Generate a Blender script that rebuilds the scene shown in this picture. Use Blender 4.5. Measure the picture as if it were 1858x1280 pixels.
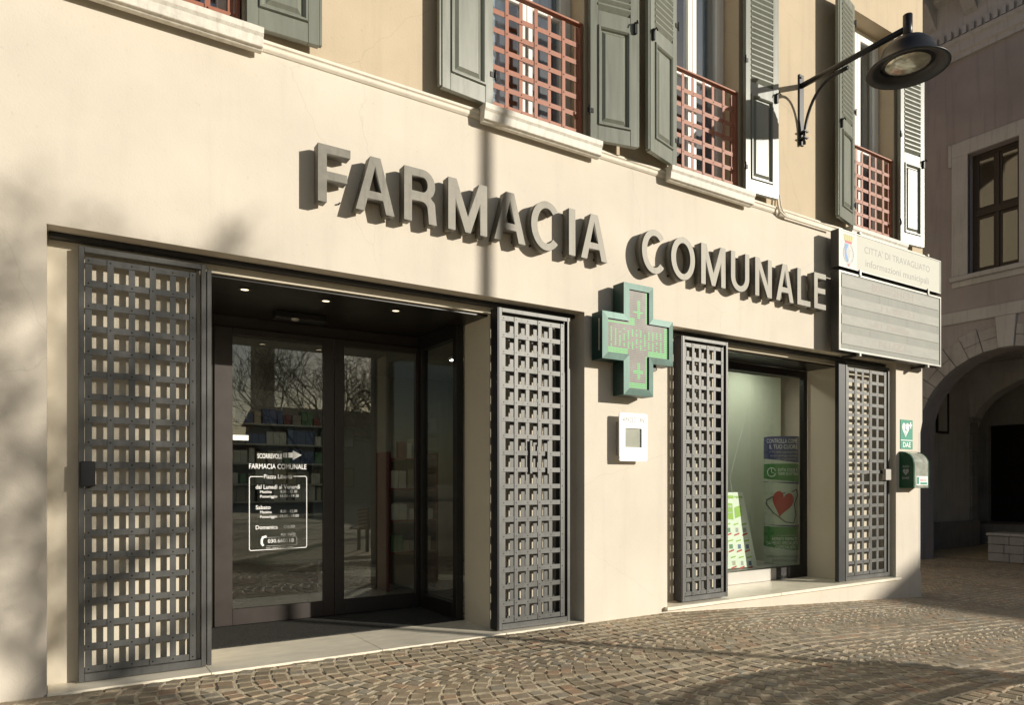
import bpy, bmesh, math, random
from mathutils import Vector, Matrix
R = math.radians
random.seed(7)
for o in list(bpy.data.objects): bpy.data.objects.remove(o)
scn = bpy.context.scene
COL = scn.collection

# ---------------------------------------------------------------- camera
F, CX, HY, CH = 1290.0, 929.0, 877.0, 1.2          # focal (px), centre, horizon row, eye height
YAW = math.pi/2 - math.atan((2944-929)/F)
SN, CS = math.sin(YAW), math.cos(YAW)
cam = bpy.data.cameras.new('camera'); camo = bpy.data.objects.new('camera', cam); COL.objects.link(camo)
camo.location = (0, 0, CH); camo.rotation_euler = (math.pi/2, 0, -YAW)
cam.sensor_width = 36; cam.lens = F/1858*36; cam.shift_y = (HY-640)/1858
cam.clip_start = .05; cam.clip_end = 3000
scn.camera = camo

# ---------------------------------------------------------------- light
KX, KZ = 0.82, 0.345                                # toward the sun: (KX, -1, KZ)
SUN = Vector((KX, -1, KZ)).normalized()
EL = math.asin(SUN.z)
w = bpy.data.worlds.new('World'); scn.world = w; w.use_nodes = True
nt = w.node_tree; bg = nt.nodes['Background']
sky = nt.nodes.new('ShaderNodeTexSky'); sky.sky_type = 'NISHITA'; sky.sun_disc = False
sky.sun_elevation = EL; sky.sun_rotation = math.atan2(SUN.x, SUN.y)
sky.air_density = 1.0; sky.dust_density = 1.2; sky.ozone_density = 1.0
nt.links.new(sky.outputs[0], bg.inputs[0]); bg.inputs[1].default_value = 0.065
sl = bpy.data.lights.new('sun', 'SUN'); so = bpy.data.objects.new('sun', sl); COL.objects.link(so)
sl.energy = 5.0; sl.angle = R(.53); sl.color = (1, .935, .82)
so.rotation_euler = SUN.to_track_quat('Z', 'Y').to_euler(); so.location = SUN*60
scn.view_settings.view_transform = 'Standard'; scn.view_settings.look = 'None'
scn.view_settings.exposure = 0.12; scn.view_settings.gamma = 1

# ---------------------------------------------------------------- pixel -> place helpers
def WY(px, py, Y):                                  # a pixel of the photo on a plane parallel to the front
    u = (px-CX)/F; t = Y/(CS-u*SN)
    return t*(SN+u*CS), CH-(py-HY)/F*t
def WX(px, py, X):
    u = (px-CX)/F; t = X/(SN+u*CS)
    return t*(CS-u*SN), CH-(py-HY)/F*t
def PX(px, Y): return WY(px, 0, Y)[0]

D = 4.95                                            # plane of the front wall
D2 = 5.16                                           # back of the shallow recess
DD = 6.42                                           # plane of the sliding doors
DW = 5.60                                           # plane of the shop window
def ground_z(x):
    if x < 4.9: return -.04
    if x < 9.6: return -.04 - .25*(x-4.9)/4.7
    if x < 14: return -.29 - .03*(x-9.6)/4.4
    return -.32

# ---------------------------------------------------------------- materials
MATS = {}
def mat(name, col, rough=.6, metal=0, var=.08, vscale=3.0, bump=.0, bscale=60, spec=.5, stretch=None, col2=None, contrast=None):
    m = bpy.data.materials.new(name); m.use_nodes = True; MATS[name] = m
    n = m.node_tree.nodes; l = m.node_tree.links; p = n['Principled BSDF']
    p.inputs['Roughness'].default_value = rough; p.inputs['Metallic'].default_value = metal
    p.inputs['Specular IOR Level'].default_value = spec
    tc = n.new('ShaderNodeTexCoord'); mp = n.new('ShaderNodeMapping')
    geo = n.new('ShaderNodeNewGeometry')
    l.new(geo.outputs['Position'], mp.inputs[0])
    if stretch: mp.inputs['Scale'].default_value = stretch
    nz = n.new('ShaderNodeTexNoise'); nz.inputs['Scale'].default_value = vscale; nz.inputs['Detail'].default_value = 7; nz.inputs['Roughness'].default_value = .62
    l.new(mp.outputs[0], nz.inputs[0])
    rp = n.new('ShaderNodeValToRGB')
    lo, hi = contrast or (.3, .7)
    rp.color_ramp.elements[0].position = lo; rp.color_ramp.elements[1].position = hi
    c2 = col2 or tuple(c*(1-var) for c in col)
    rp.color_ramp.elements[0].color = (*c2, 1)
    rp.color_ramp.elements[1].color = (*[min(1, c*(1+(0 if col2 else var*.6))) for c in col], 1)
    l.new(nz.outputs[0], rp.inputs[0]); l.new(rp.outputs[0], p.inputs['Base Color'])
    mr = n.new('ShaderNodeMapRange'); mr.inputs['To Min'].default_value = max(.03, rough-.08); mr.inputs['To Max'].default_value = min(1, rough+.1)
    l.new(nz.outputs[0], mr.inputs[0]); l.new(mr.outputs[0], p.inputs['Roughness'])
    if bump:
        b = n.new('ShaderNodeBump'); b.inputs['Strength'].default_value = bump; b.inputs['Distance'].default_value = .01
        nb = n.new('ShaderNodeTexNoise'); nb.inputs['Scale'].default_value = bscale; nb.inputs['Detail'].default_value = 5
        l.new(mp.outputs[0], nb.inputs[0]); l.new(nb.outputs[0], b.inputs['Height']); l.new(b.outputs[0], p.inputs['Normal'])
    return m
mat('stucco', (.65, .588, .495), .85, var=.075, vscale=1.1, bump=.10, bscale=90, spec=.25)
mat('stucco_upper', (.55, .455, .325), .85, var=.07, vscale=1.6, bump=.12, bscale=80, spec=.25)
mat('moulding', (.74, .68, .57), .7, var=.05, vscale=6, bump=.05)
mat('reveal_paint', (.60, .54, .43), .8, var=.05, vscale=2, bump=.08, bscale=90, spec=.25)
mat('marble', (.82, .75, .60), .38, var=.14, vscale=5, bump=.03, stretch=(1, 2.5, 1), contrast=(.25, .65))
mat('sill_stone', (.70, .66, .575), .6, var=.18, vscale=18, bump=.15, bscale=70)
mat('steel', (.105, .105, .10), .50, .55, var=.25, vscale=5, bump=.02, bscale=150)
mat('steel_dark', (.018, .018, .020), .45, .1, var=.2, vscale=6)
mat('letter_metal', (.16, .15, .126), .55, .42, var=.22, vscale=9, bump=.03, bscale=60, contrast=(.35, .6))
mat('letter_side', (.16, .14, .115), .5, .3, var=.25, vscale=8)
mat('bronze', (.034, .026, .021), .45, .1, var=.15, vscale=5)
mat('door_dark', (.014, .012, .010), .4, .1, var=.2)
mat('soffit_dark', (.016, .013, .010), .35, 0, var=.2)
mat('mat_rubber', (.06, .058, .053), .95, var=.5, vscale=160, bump=.9, bscale=240, spec=.1, contrast=(.42, .58))
mat('shutter_green', (.19, .20, .162), .32, 0, var=.10, vscale=4, bump=.04, bscale=40, stretch=(6, 6, .6), spec=.7)
mat('hardware', (.02, .02, .02), .45, .5)
mat('terracotta_paint', (.31, .112, .060), .55, 0, var=.10, vscale=8, bump=.03)
mat('white_frame', (.78, .76, .71), .4, var=.03)
mat('curtain', (.66, .70, .76), .9, var=.1, vscale=5, stretch=(9, 1, .4))
mat('room', (.30, .28, .26), .9)
mat('shop_wall', (.40, .38, .33), .8)
mat('shop_floor', (.20, .185, .16), .28, var=.25, vscale=4)
mat('shelf_grey', (.45, .45, .42), .5)
mat('cabinet', (.42, .46, .38), .5)
mat('shelf_red', (.16, .025, .025), .5)
mat('lamp_black', (.022, .022, .024), .38, .2, var=.15)
mat('lamp_lens', (.60, .58, .48), .15, .6, var=.3, vscale=10)
mat('cross_green', (.062, .118, .098), .42, .35, var=.25, vscale=5, bump=.02)
mat('cross_side', (.012, .045, .036), .4, .2, var=.2)
mat('cross_face', (.035, .03, .026), .5)
mat('white_plastic', (.86, .86, .85), .3, var=.02)
mat('screen_grey', (.30, .31, .25), .2, var=.1)
mat('sign_cream', (.55, .545, .475), .6, var=.06, spec=.25)
mat('sign_white', (.64, .64, .62), .6, var=.03, spec=.25)
mat('sign_metal', (.34, .34, .31), .38, .3, var=.12, vscale=4)
mat('sign_side', (.035, .032, .03), .5, .2)
mat('sign_display', (.25, .255, .225), .55, 0, var=.16, vscale=3, spec=.3)
mat('sign_display_row', (.33, .33, .295), .55, 0, var=.16, vscale=4, stretch=(1, 1, 3), spec=.3)
mat('sign_text', (.22, .215, .19), .5)
mat('ghost_text', (.33, .275, .24), .55, spec=.3)
mat('crest_blue', (.06, .20, .48), .5); mat('crest_grey', (.36, .37, .35), .5); mat('crest_red', (.50, .03, .04), .5)
mat('crest_gold', (.42, .40, .12), .5); mat('crest_green', (.07, .15, .06), .5)
mat('dae_green', (.03, .27, .18), .4, var=.05)
mat('aed_green', (.006, .075, .032), .3, var=.1)
mat('aed_clear', (.40, .42, .36), .12, .1, var=.35, vscale=12)
mat('ink_white', (.82, .82, .80), .6, var=.02); mat('ink_grey', (.42, .42, .41), .6); mat('ink_dark', (.05, .05, .05), .6); mat('ink_red', (.55, .06, .05), .6)
mat('poster_white', (.80, .83, .74), .5, var=.02); mat('poster_green', (.30, .52, .03), .5, var=.05)
mat('totem_blue', (.045, .055, .17), .5); mat('totem_green', (.05, .22, .045), .5); mat('totem_pale', (.52, .58, .48), .5, var=.05); mat('heart_red', (.40, .025, .022), .35)
mat('ghost_panel', (.60, .66, .55), .6, var=.08, vscale=2)
mat('alu_grey', (.42, .40, .36), .4, .3, var=.08)
mat('town_stucco', (.35, .32, .335), .9, var=.10, vscale=1.5, bump=.1)
mat('town_stone', (.38, .37, .375), .8, var=.15, vscale=5, bump=.3, bscale=50)
mat('town_trim', (.47, .465, .475), .8, var=.07, vscale=3, bump=.05)
mat('town_wood', (.03, .022, .018), .5)
mat('passage_plaster', (.78, .76, .74), .9, var=.12, vscale=2)
mat('roof_tile', (.30, .13, .07), .8, var=.3, vscale=8)
mat('house_plaster', (.42, .36, .28), .9, var=.1, vscale=1)
mat('bark', (.055, .043, .032), .9, var=.3, vscale=9, bump=.4, bscale=30)
mat('bench_wood', (.16, .09, .05), .6, var=.25, vscale=8)
mat('pack_white', (.62, .62, .58), .5); mat('pack_cream', (.50, .45, .34), .5); mat('pack_green', (.10, .24, .12), .5); mat('pack_blue', (.10, .15, .30), .5); mat('pack_red', (.22, .06, .05), .5)

def weather(name, streak=.07, blot=.08, crack=.0, ss=2.2):
    m = MATS[name]; n = m.node_tree.nodes; l = m.node_tree.links; p = n['Principled BSDF']
    src = p.inputs['Base Color'].links[0].from_socket; g = n.new('ShaderNodeNewGeometry')
    def noise(scale, stretch, lo, hi, amt, detail=6):
        mp = n.new('ShaderNodeMapping'); mp.inputs['Scale'].default_value = stretch; l.new(g.outputs['Position'], mp.inputs[0])
        t = n.new('ShaderNodeTexNoise'); t.inputs['Scale'].default_value = scale; t.inputs['Detail'].default_value = detail; l.new(mp.outputs[0], t.inputs[0])
        r_ = n.new('ShaderNodeMapRange'); r_.inputs['From Min'].default_value = lo; r_.inputs['From Max'].default_value = hi; r_.inputs['To Min'].default_value = 1; r_.inputs['To Max'].default_value = 1-amt
        l.new(t.outputs[0], r_.inputs[0]); return r_.outputs[0]
    fac = noise(ss, (5, 5, .35), .52, .75, streak); f2 = noise(.9, (1, 1, 1), .5, .72, blot, 9); f3 = noise(35, (1, 1, 1), .66, .78, .10, 3)
    def mul(a, b):
        q = n.new('ShaderNodeMath'); q.operation = 'MULTIPLY'; l.new(a, q.inputs[0]); l.new(b, q.inputs[1]); return q.outputs[0]
    tot = mul(mul(fac, f2), f3)
    if crack:
        v = n.new('ShaderNodeTexVoronoi'); v.feature = 'DISTANCE_TO_EDGE'; v.inputs['Scale'].default_value = .55
        nz = n.new('ShaderNodeTexNoise'); nz.inputs['Scale'].default_value = 5; nz.inputs['Detail'].default_value = 8; l.new(g.outputs['Position'], nz.inputs[0])
        mx = n.new('ShaderNodeMix'); mx.data_type = 'VECTOR'; mx.inputs[0].default_value = .12; l.new(g.outputs['Position'], mx.inputs[4]); l.new(nz.outputs[1], mx.inputs[5]); l.new(mx.outputs[1], v.inputs[0])
        r_ = n.new('ShaderNodeMapRange'); r_.inputs['From Min'].default_value = 0; r_.inputs['From Max'].default_value = .0022; r_.inputs['To Min'].default_value = 1-crack; r_.inputs['To Max'].default_value = 1
        l.new(v.outputs['Distance'], r_.inputs[0]); tot = mul(tot, r_.outputs[0])
    s_ = n.new('ShaderNodeVectorMath'); s_.operation = 'SCALE'; l.new(src, s_.inputs[0]); l.new(tot, s_.inputs['Scale']); l.new(s_.outputs[0], p.inputs['Base Color'])
weather('stucco', .05, .06, .10); weather('stucco_upper', .09, .08, .12); weather('moulding', .12, .1); weather('sill_stone', .2, .12, ss=5); weather('shutter_green', .16, .10, ss=5)
weather('steel', .22, .15, ss=6); weather('town_stucco', .2, .15); weather('town_trim', .22, .15, ss=4); weather('town_stone', .2, .2, ss=4); weather('letter_metal', .2, .15, ss=8); weather('terracotta_paint', .15, .15, ss=6); weather('marble', .0, .14); weather('sign_display', .18, .15, ss=4); weather('cross_green', .25, .15, ss=5); weather('passage_plaster', .2, .2)

def glass(name, tint=(.80, .84, .82), base=.07):
    m = bpy.data.materials.new(name); m.use_nodes = True; MATS[name] = m
    n = m.node_tree.nodes; l = m.node_tree.links; n.remove(n['Principled BSDF'])
    out = n['Material Output']
    tr = n.new('ShaderNodeBsdfTransparent'); tr.inputs[0].default_value = (*tint, 1)
    gl = n.new('ShaderNodeBsdfGlossy'); gl.inputs['Roughness'].default_value = .0; gl.inputs[0].default_value = (1, 1, 1, 1)
    g = n.new('ShaderNodeNewGeometry')
    dt = n.new('ShaderNodeVectorMath'); dt.operation = 'DOT_PRODUCT'
    l.new(g.outputs['Normal'], dt.inputs[0]); l.new(g.outputs['Incoming'], dt.inputs[1])
    ab = n.new('ShaderNodeMath'); ab.operation = 'ABSOLUTE'; l.new(dt.outputs['Value'], ab.inputs[0])
    sb = n.new('ShaderNodeMath'); sb.operation = 'SUBTRACT'; sb.inputs[0].default_value = 1; l.new(ab.outputs[0], sb.inputs[1])
    pw = n.new('ShaderNodeMath'); pw.operation = 'POWER'; pw.inputs[1].default_value = 5; l.new(sb.outputs[0], pw.inputs[0])
    ma = n.new('ShaderNodeMath'); ma.operation = 'MULTIPLY_ADD'; ma.inputs[1].default_value = 1-base; ma.inputs[2].default_value = base; l.new(pw.outputs[0], ma.inputs[0])
    mx = n.new('ShaderNodeMixShader'); l.new(ma.outputs[0], mx.inputs[0]); l.new(tr.outputs[0], mx.inputs[1]); l.new(gl.outputs[0], mx.inputs[2])
    l.new(mx.outputs[0], out.inputs[0])
glass('glass_door', (.82, .85, .82), .11)
glass('glass_shop', (.93, .96, .93), .06)
glass('glass_window', (.82, .86, .88), .16)
def emit(name, col, s):
    m = bpy.data.materials.new(name); m.use_nodes = True; MATS[name] = m
    p = m.node_tree.nodes['Principled BSDF']; p.inputs['Emission Color'].default_value = (*col, 1); p.inputs['Emission Strength'].default_value = s
    p.inputs['Base Color'].default_value = (*[c*.5 for c in col], 1)
emit('downlight', (1, .80, .50), 2.2)
emit('ceiling_lamp_glow', (1, .90, .74), 30)  # glow of the lamps added inside the shop
emit('display_lamp_glow', (1, .95, .84), 115)  # stronger glow of the lamps added over the window display
emit('led_green', (.05, .62, .08), .34)
mat('led_off', (.15, .125, .095), .5)

def stone_mat(name='porphyry', tint=(1, 1, 1)):
    m = bpy.data.materials.new(name); m.use_nodes = True; MATS[name] = m
    n = m.node_tree.nodes; l = m.node_tree.links; p = n['Principled BSDF']
    g = n.new('ShaderNodeNewGeometry'); oi = n.new('ShaderNodeObjectInfo')
    a = n.new('ShaderNodeMath'); a.operation = 'ADD'; l.new(g.outputs['Random Per Island'], a.inputs[0]); l.new(oi.outputs['Random'], a.inputs[1])
    fr = n.new('ShaderNodeMath'); fr.operation = 'FRACT'; l.new(a.outputs[0], fr.inputs[0])
    rp = n.new('ShaderNodeValToRGB'); cr = rp.color_ramp; cr.interpolation = 'LINEAR'
    cr.elements[0].position = 0.0; cr.elements[0].color = (.275, .222, .145, 1)
    cr.elements[1].position = 1; cr.elements[1].color = (.40, .322, .215, 1)
    for pos, c in ((.35, (.325, .268, .182)), (.6, (.36, .275, .178)), (.8, (.335, .295, .222)), (.92, (.40, .265, .165))):
        e = cr.elements.new(pos); e.color = (*c, 1)
    for e in cr.elements: e.color = (*[c*t for c, t in zip(e.color[:3], tint)], 1)
    l.new(fr.outputs[0], rp.inputs[0])
    nz = n.new('ShaderNodeTexNoise'); nz.inputs['Scale'].default_value = 55; nz.inputs['Detail'].default_value = 6
    l.new(g.outputs['Position'], nz.inputs[0])
    big = n.new('ShaderNodeTexNoise'); big.inputs['Scale'].default_value = .8; big.inputs['Detail'].default_value = 4
    l.new(g.outputs['Position'], big.inputs[0])
    mr = n.new('ShaderNodeMapRange'); mr.inputs['To Min'].default_value = .62; mr.inputs['To Max'].default_value = 1.38; l.new(nz.outputs[0], mr.inputs[0])
    mb = n.new('ShaderNodeMapRange'); mb.inputs['From Min'].default_value = .3; mb.inputs['From Max'].default_value = .7; mb.inputs['To Min'].default_value = .82; mb.inputs['To Max'].default_value = 1.18; l.new(big.outputs[0], mb.inputs[0])
    mm = n.new('ShaderNodeMath'); mm.operation = 'MULTIPLY'; l.new(mr.outputs[0], mm.inputs[0]); l.new(mb.outputs[0], mm.inputs[1])
    vm = n.new('ShaderNodeVectorMath'); vm.operation = 'SCALE'; l.new(rp.outputs[0], vm.inputs[0]); l.new(mm.outputs[0], vm.inputs['Scale'])
    l.new(vm.outputs[0], p.inputs['Base Color'])
    p.inputs['Roughness'].default_value = .72
    b = n.new('ShaderNodeBump'); b.inputs['Strength'].default_value = .4; b.inputs['Distance'].default_value = .005
    nb = n.new('ShaderNodeTexNoise'); nb.inputs['Scale'].default_value = 90; nb.inputs['Detail'].default_value = 4; l.new(g.outputs['Position'], nb.inputs[0])
    l.new(nb.outputs[0], b.inputs['Height']); l.new(b.outputs[0], p.inputs['Normal'])
stone_mat(); stone_mat('porphyry_pale', (1.13, 1.16, 1.24))
mat('joint_sand', (.68, .58, .41), .95, var=.35, vscale=30, bump=.8, bscale=120, spec=.1)

# ---------------------------------------------------------------- mesh helpers
class MB:
    def __init__(s): s.v = []; s.f = []
    def quad(s, *p):
        i = len(s.v); s.v += [tuple(q) for q in p]; s.f.append(tuple(range(i, i+len(p)))); return s
    def box(s, x0, x1, y0, y1, z0, z1):
        i = len(s.v)
        s.v += [(x0,y0,z0),(x1,y0,z0),(x1,y1,z0),(x0,y1,z0),(x0,y0,z1),(x1,y0,z1),(x1,y1,z1),(x0,y1,z1)]
        s.f += [tuple(i+k for k in q) for q in ((3,2,1,0),(4,5,6,7),(0,1,5,4),(1,2,6,5),(2,3,7,6),(3,0,4,7))]; return s
    def prism(s, poly, fn, a, b):                  # poly (u,v) counted counter-clockwise; fn(u,v,d) -> point
        n = len(poly); i = len(s.v)
        s.v += [tuple(fn(u, v, a)) for u, v in poly] + [tuple(fn(u, v, b)) for u, v in poly]
        s.f.append(tuple(i+k for k in range(n))); s.f.append(tuple(i+n+k for k in reversed(range(n))))
        for k in range(n):
            q = (k+1) % n; s.f.append((i+k, i+n+k, i+n+q, i+q))
        return s
    def tube(s, pts, r, n=8, caps=True):
        pts = [Vector(p) for p in pts]; rs = r if isinstance(r, (list, tuple)) else [r]*len(pts)
        i0 = len(s.v); up = None
        for k, p in enumerate(pts):
            d = (pts[min(k+1, len(pts)-1)]-pts[max(k-1, 0)]).normalized()
            if up is None: up = Vector((0,0,1)) if abs(d.z) < .9 else Vector((1,0,0))
            a = d.cross(up).normalized(); b = a.cross(d).normalized(); up = b
            for j in range(n):
                t = 2*math.pi*j/n; s.v.append(tuple(p+(a*math.cos(t)+b*math.sin(t))*rs[k]))
        for k in range(len(pts)-1):
            for j in range(n):
                q = (j+1) % n; s.f.append((i0+k*n+j, i0+k*n+q, i0+(k+1)*n+q, i0+(k+1)*n+j))
        if caps:
            s.f.append(tuple(i0+j for j in reversed(range(n)))); e = i0+(len(pts)-1)*n; s.f.append(tuple(e+j for j in range(n)))
        return s
    def lathe(s, prof, c, n=32):
        i0 = len(s.v)
        for r, z in prof:
            for j in range(n):
                t = 2*math.pi*j/n; s.v.append((c[0]+r*math.cos(t), c[1]+r*math.sin(t), c[2]+z))
        for k in range(len(prof)-1):
            for j in range(n):
                q = (j+1) % n; s.f.append((i0+k*n+j, i0+k*n+q, i0+(k+1)*n+q, i0+(k+1)*n+j))
        return s
    def mesh(s, name, m, off=(0,0,0), bevel=0, smooth=False, fix=True):
        me = bpy.data.meshes.new(name)
        ox, oy, oz = off
        me.from_pydata([(x-ox, y-oy, z-oz) for x, y, z in s.v], [], s.f)
        if bevel or fix:
            bm = bmesh.new(); bm.from_mesh(me)
            if fix: bmesh.ops.recalc_face_normals(bm, faces=bm.faces)
            if bevel:
                es = [e for e in bm.edges if len(e.link_faces) == 2 and e.calc_face_angle(0) > .6]
                bmesh.ops.bevel(bm, geom=es, offset=bevel, segments=1, affect='EDGES', clamp_overlap=True)
            bm.to_mesh(me); bm.free()
        me.materials.append(MATS[m])
        if smooth: me.shade_smooth()
        return me
def link(name, data, parent=None, loc=(0,0,0), rot=(0,0,0)):
    o = bpy.data.objects.new(name, data); COL.objects.link(o)
    o.location = loc; o.rotation_euler = rot
    if parent: o.parent = parent
    return o
def org(o):                                         # world origin of a (non rotated) chain
    v = Vector((0,0,0))
    while o: v += o.location; o = o.parent
    return tuple(v)
def part(name, mb, m, parent, bevel=0, smooth=False, label=None, stuff=False):
    o = link(name, mb.mesh(name, m, org(parent), bevel, smooth), parent)
    if label: o['label'] = label
    if stuff: o['kind'] = 'stuff'
    return o
def tag(o, label, cat, group=None):
    o['label'] = label; o['category'] = cat
    if group: o['group'] = group
    return o
def thing(name, label, cat, loc, group=None, rz=0):
    return tag(link(name, None, None, loc, (0,0,rz)), label, cat, group)
def single(name, mb, m, loc, label, cat, group=None, bevel=0, smooth=False):
    return tag(link(name, mb.mesh(name, m, loc, bevel, smooth), None, loc), label, cat, group)
def structure(name, mb, m, loc=(0,0,0)):
    o = link(name, mb.mesh(name, m, loc), None, loc); o['kind'] = 'structure'; return o

def wall(mb, u0, u1, z0, z1, holes, fn, d0, d1):    # slab with rectangular openings; fn(u, d, z)
    us = sorted({u0, u1, *[c for h in holes for c in h[:2] if u0 < c < u1]})
    zs = sorted({z0, z1, *[c for h in holes for c in h[2:] if z0 < c < z1]})
    inside = lambda u, z: any(h[0] < u < h[1] and h[2] < z < h[3] for h in holes)
    solid = [[not inside((us[i]+us[i+1])/2, (zs[j]+zs[j+1])/2) for j in range(len(zs)-1)] for i in range(len(us)-1)]
    get = lambda i, j: 0 <= i < len(us)-1 and 0 <= j < len(zs)-1 and solid[i][j]
    for i in range(len(us)-1):
        for j in range(len(zs)-1):
            if not solid[i][j]: continue
            a, b, c, d = us[i], us[i+1], zs[j], zs[j+1]
            for dd in (d0, d1): mb.quad(fn(a,dd,c), fn(b,dd,c), fn(b,dd,d), fn(a,dd,d))
            for (ni, nj, p, q) in ((i-1,j,(a,c),(a,d)), (i+1,j,(b,c),(b,d)), (i,j-1,(a,c),(b,c)), (i,j+1,(a,d),(b,d))):
                if not get(ni, nj):
                    mb.quad(fn(p[0],d0,p[1]), fn(q[0],d0,q[1]), fn(q[0],d1,q[1]), fn(p[0],d1,p[1]))
    return mb
def weld(me):
    bm = bmesh.new(); bm.from_mesh(me); bmesh.ops.remove_doubles(bm, verts=bm.verts, dist=1e-5)
    bmesh.ops.recalc_face_normals(bm, faces=bm.faces); bm.to_mesh(me); bm.free()
FY = lambda u, d, z: (u, d, z)                      # front-parallel slab
FX = lambda u, d, z: (d, u, z)                      # slab facing -x
XZ = lambda y0: (lambda u, v, d: (u, d, v))

def text_mesh(body, bold=0.0, extrude=.0004, sx=1.0, align='LEFT'):
    c = bpy.data.curves.new('t', 'FONT'); c.body = body; c.size = 1; c.align_x = align
    c.offset = bold; c.extrude = 0; c.resolution_u = 3
    o = bpy.data.objects.new('t', c); COL.objects.link(o)
    dg = bpy.context.evaluated_depsgraph_get(); me = bpy.data.meshes.new_from_object(o.evaluated_get(dg))
    bpy.data.objects.remove(o); bpy.data.curves.remove(c)
    return me
CAPH = .73
def text_on(body, x0, x1, zb, caph, Y, parent, m, name='lettering', bold=0.0, slope=0, fn=None):
    """flat print on a front-parallel surface: from x0 to x1, base line zb, capital height caph"""
    me = text_mesh(body, bold)
    xs = [v.co.x for v in me.vertices]; a, b = min(xs), max(xs)
    capr = text_cap()
    ox, oy, oz = org(parent)
    for v in me.vertices:
        X = x0+(v.co.x-a)/(b-a)*(x1-x0); Z = zb+v.co.y/capr*caph; y = Y
        if fn: X, y = fn(X)
        v.co = (X-ox, y-oy, Z-oz)
    me.materials.append(MATS[m])
    return link(name, me, parent)
_cap = []
def text_cap():
    if not _cap:
        me = text_mesh('H'); _cap.append(max(v.co.y for v in me.vertices)); bpy.data.meshes.remove(me)
    return _cap[0]
def text_px(body, l, r, yb, hpx, Y, parent, m, **k):  # pixel box of the lettering in the photo
    x0, z0 = WY(l, yb, Y); x1, _ = WY(r, yb, Y)
    u = (l-CX)/F; t = Y/(CS-u*SN)
    return text_on(body, x0, x1, z0, hpx/F*t, Y, parent, m, **k)

# =================================================================== SETTING: ground
gm = MB()
xs = [-400, -60, -8, 2, 4.9, 9.6, 14, 40, 120, 400]; ys = [-400, -60, -6, 0, 4.93, 16, 60, 400]
JZ = -.0055
for i in range(len(xs)-1):
    for j in range(len(ys)-1):
        gm.quad(*[(x, y, ground_z(x)+JZ) for x, y in ((xs[i],ys[j]),(xs[i+1],ys[j]),(xs[i+1],ys[j+1]),(xs[i],ys[j+1]))])
gme = gm.mesh('ground', 'joint_sand'); weld(gme)
ground = link('ground', gme); ground['kind'] = 'structure'

# cobbles laid in stacked arcs, crests pointing left along the front
def stone_variant(rnd):
    h = .5
    base = [(-h,-h),(h,-h),(h,h),(-h,h)]
    jit = [(x+rnd.uniform(-.09,.07)*math.copysign(1,x), y+rnd.uniform(-.09,.07)*math.copysign(1,y)) for x, y in base]
    tz = [rnd.uniform(-.035,.035) for _ in range(4)]
    vs, fs = [], []
    for k, (x, y) in enumerate(jit): vs.append((x*1.0, y*1.0, -.45))
    for k, (x, y) in enumerate(jit): vs.append((x*.985, y*.985, -.05+tz[k]))
    for k, (x, y) in enumerate(jit): vs.append((x*.86, y*.86, .04+tz[k]))
    for a in (0, 4):
        for k in range(4):
            q = (k+1) % 4; fs.append((a+k, a+q, a+4+q, a+4+k))
    fs.append((8, 9, 10, 11))
    return vs, fs
rnd = random.Random(3)
VARS = [stone_variant(rnd) for _ in range(14)]
VM = []
for k, (vs, fs) in enumerate(VARS):
    mb = MB(); mb.v = vs; mb.f = fs; VM.append(mb.mesh('cobblestone', 'porphyry'))
stones = []                                          # (dist, x, y, angle, sx, sy, variant)
P, W, RAD = .108, 1.2, .86
def keep(x, y):
    if y > 4.885 and x < 9.62: return False
    return -1.6 < x < 15.5 and 1.2 < y < (4.89 if x < 9.62 else 9.5)
for ci in range(-3, 6):
    yc = 4.5 - 1.2*ci + .0
    hv = math.asin((W/2)/RAD)
    nst = int(round(2*hv*RAD/P))
    k0 = -int(2.6/P)
    for row in range(k0, int(17/P)):
        xr = row*P + rnd.uniform(-.004, .004)
        for s_ in range(nst):
            a = -hv + (s_+.5+(.5 if row % 2 else 0)*.0 + rnd.uniform(-.12,.12))*2*hv/nst
            x = xr + RAD*(1-math.cos(a)) ; y = yc + RAD*math.sin(a)
            if not keep(x, y): continue
            # flank rows come closer together: shrink across the row
            stones.append((math.hypot(x, y), x, y, -a, P*(.80+.12*math.cos(a))*rnd.uniform(.84,.98)*(.62+.38*math.cos(a)), 2*hv*RAD/nst*rnd.uniform(.76,.90), rnd.randrange(14), rnd.uniform(-.0018,.0018)-(.004 if rnd.random() < .04 else 0), rnd.uniform(-.06,.06)))
# straight course of stones along the threshold and wall foot
x = -1.5
while x < 9.4:
    L = rnd.uniform(.085, .14)
    stones.append((math.hypot(x, 4.86), x+L/2, 4.885, 0, L*.92, .062, rnd.randrange(14), rnd.uniform(-.003,.003), 0)); x += L
in_view = []
for st in stones:
    _, x, y = st[:3]; d = x*SN+y*CS; r = x*CS-y*SN
    if d > .5:
        px = CX+F*r/d; py = HY-F*(ground_z(x)-CH)/d
        if -20 < px < 1880 and py < 1310: in_view.append((d, st))
in_view.sort(key=lambda t: t[0])
near = set(id(st) for _, st in in_view[:300])
bulk, bulk2 = MB(), MB()
VM2 = []
for me_ in VM:
    c_ = me_.copy(); c_.materials.clear(); c_.materials.append(MATS['porphyry_pale']); VM2.append(c_)
def relaid(x, y):                                   # newer, paler paving east of an oblique seam
    return x > (4.34+(y-3.3)*.942 if y > 3.3 else 4.34+(3.3-y)*.8)
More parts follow.
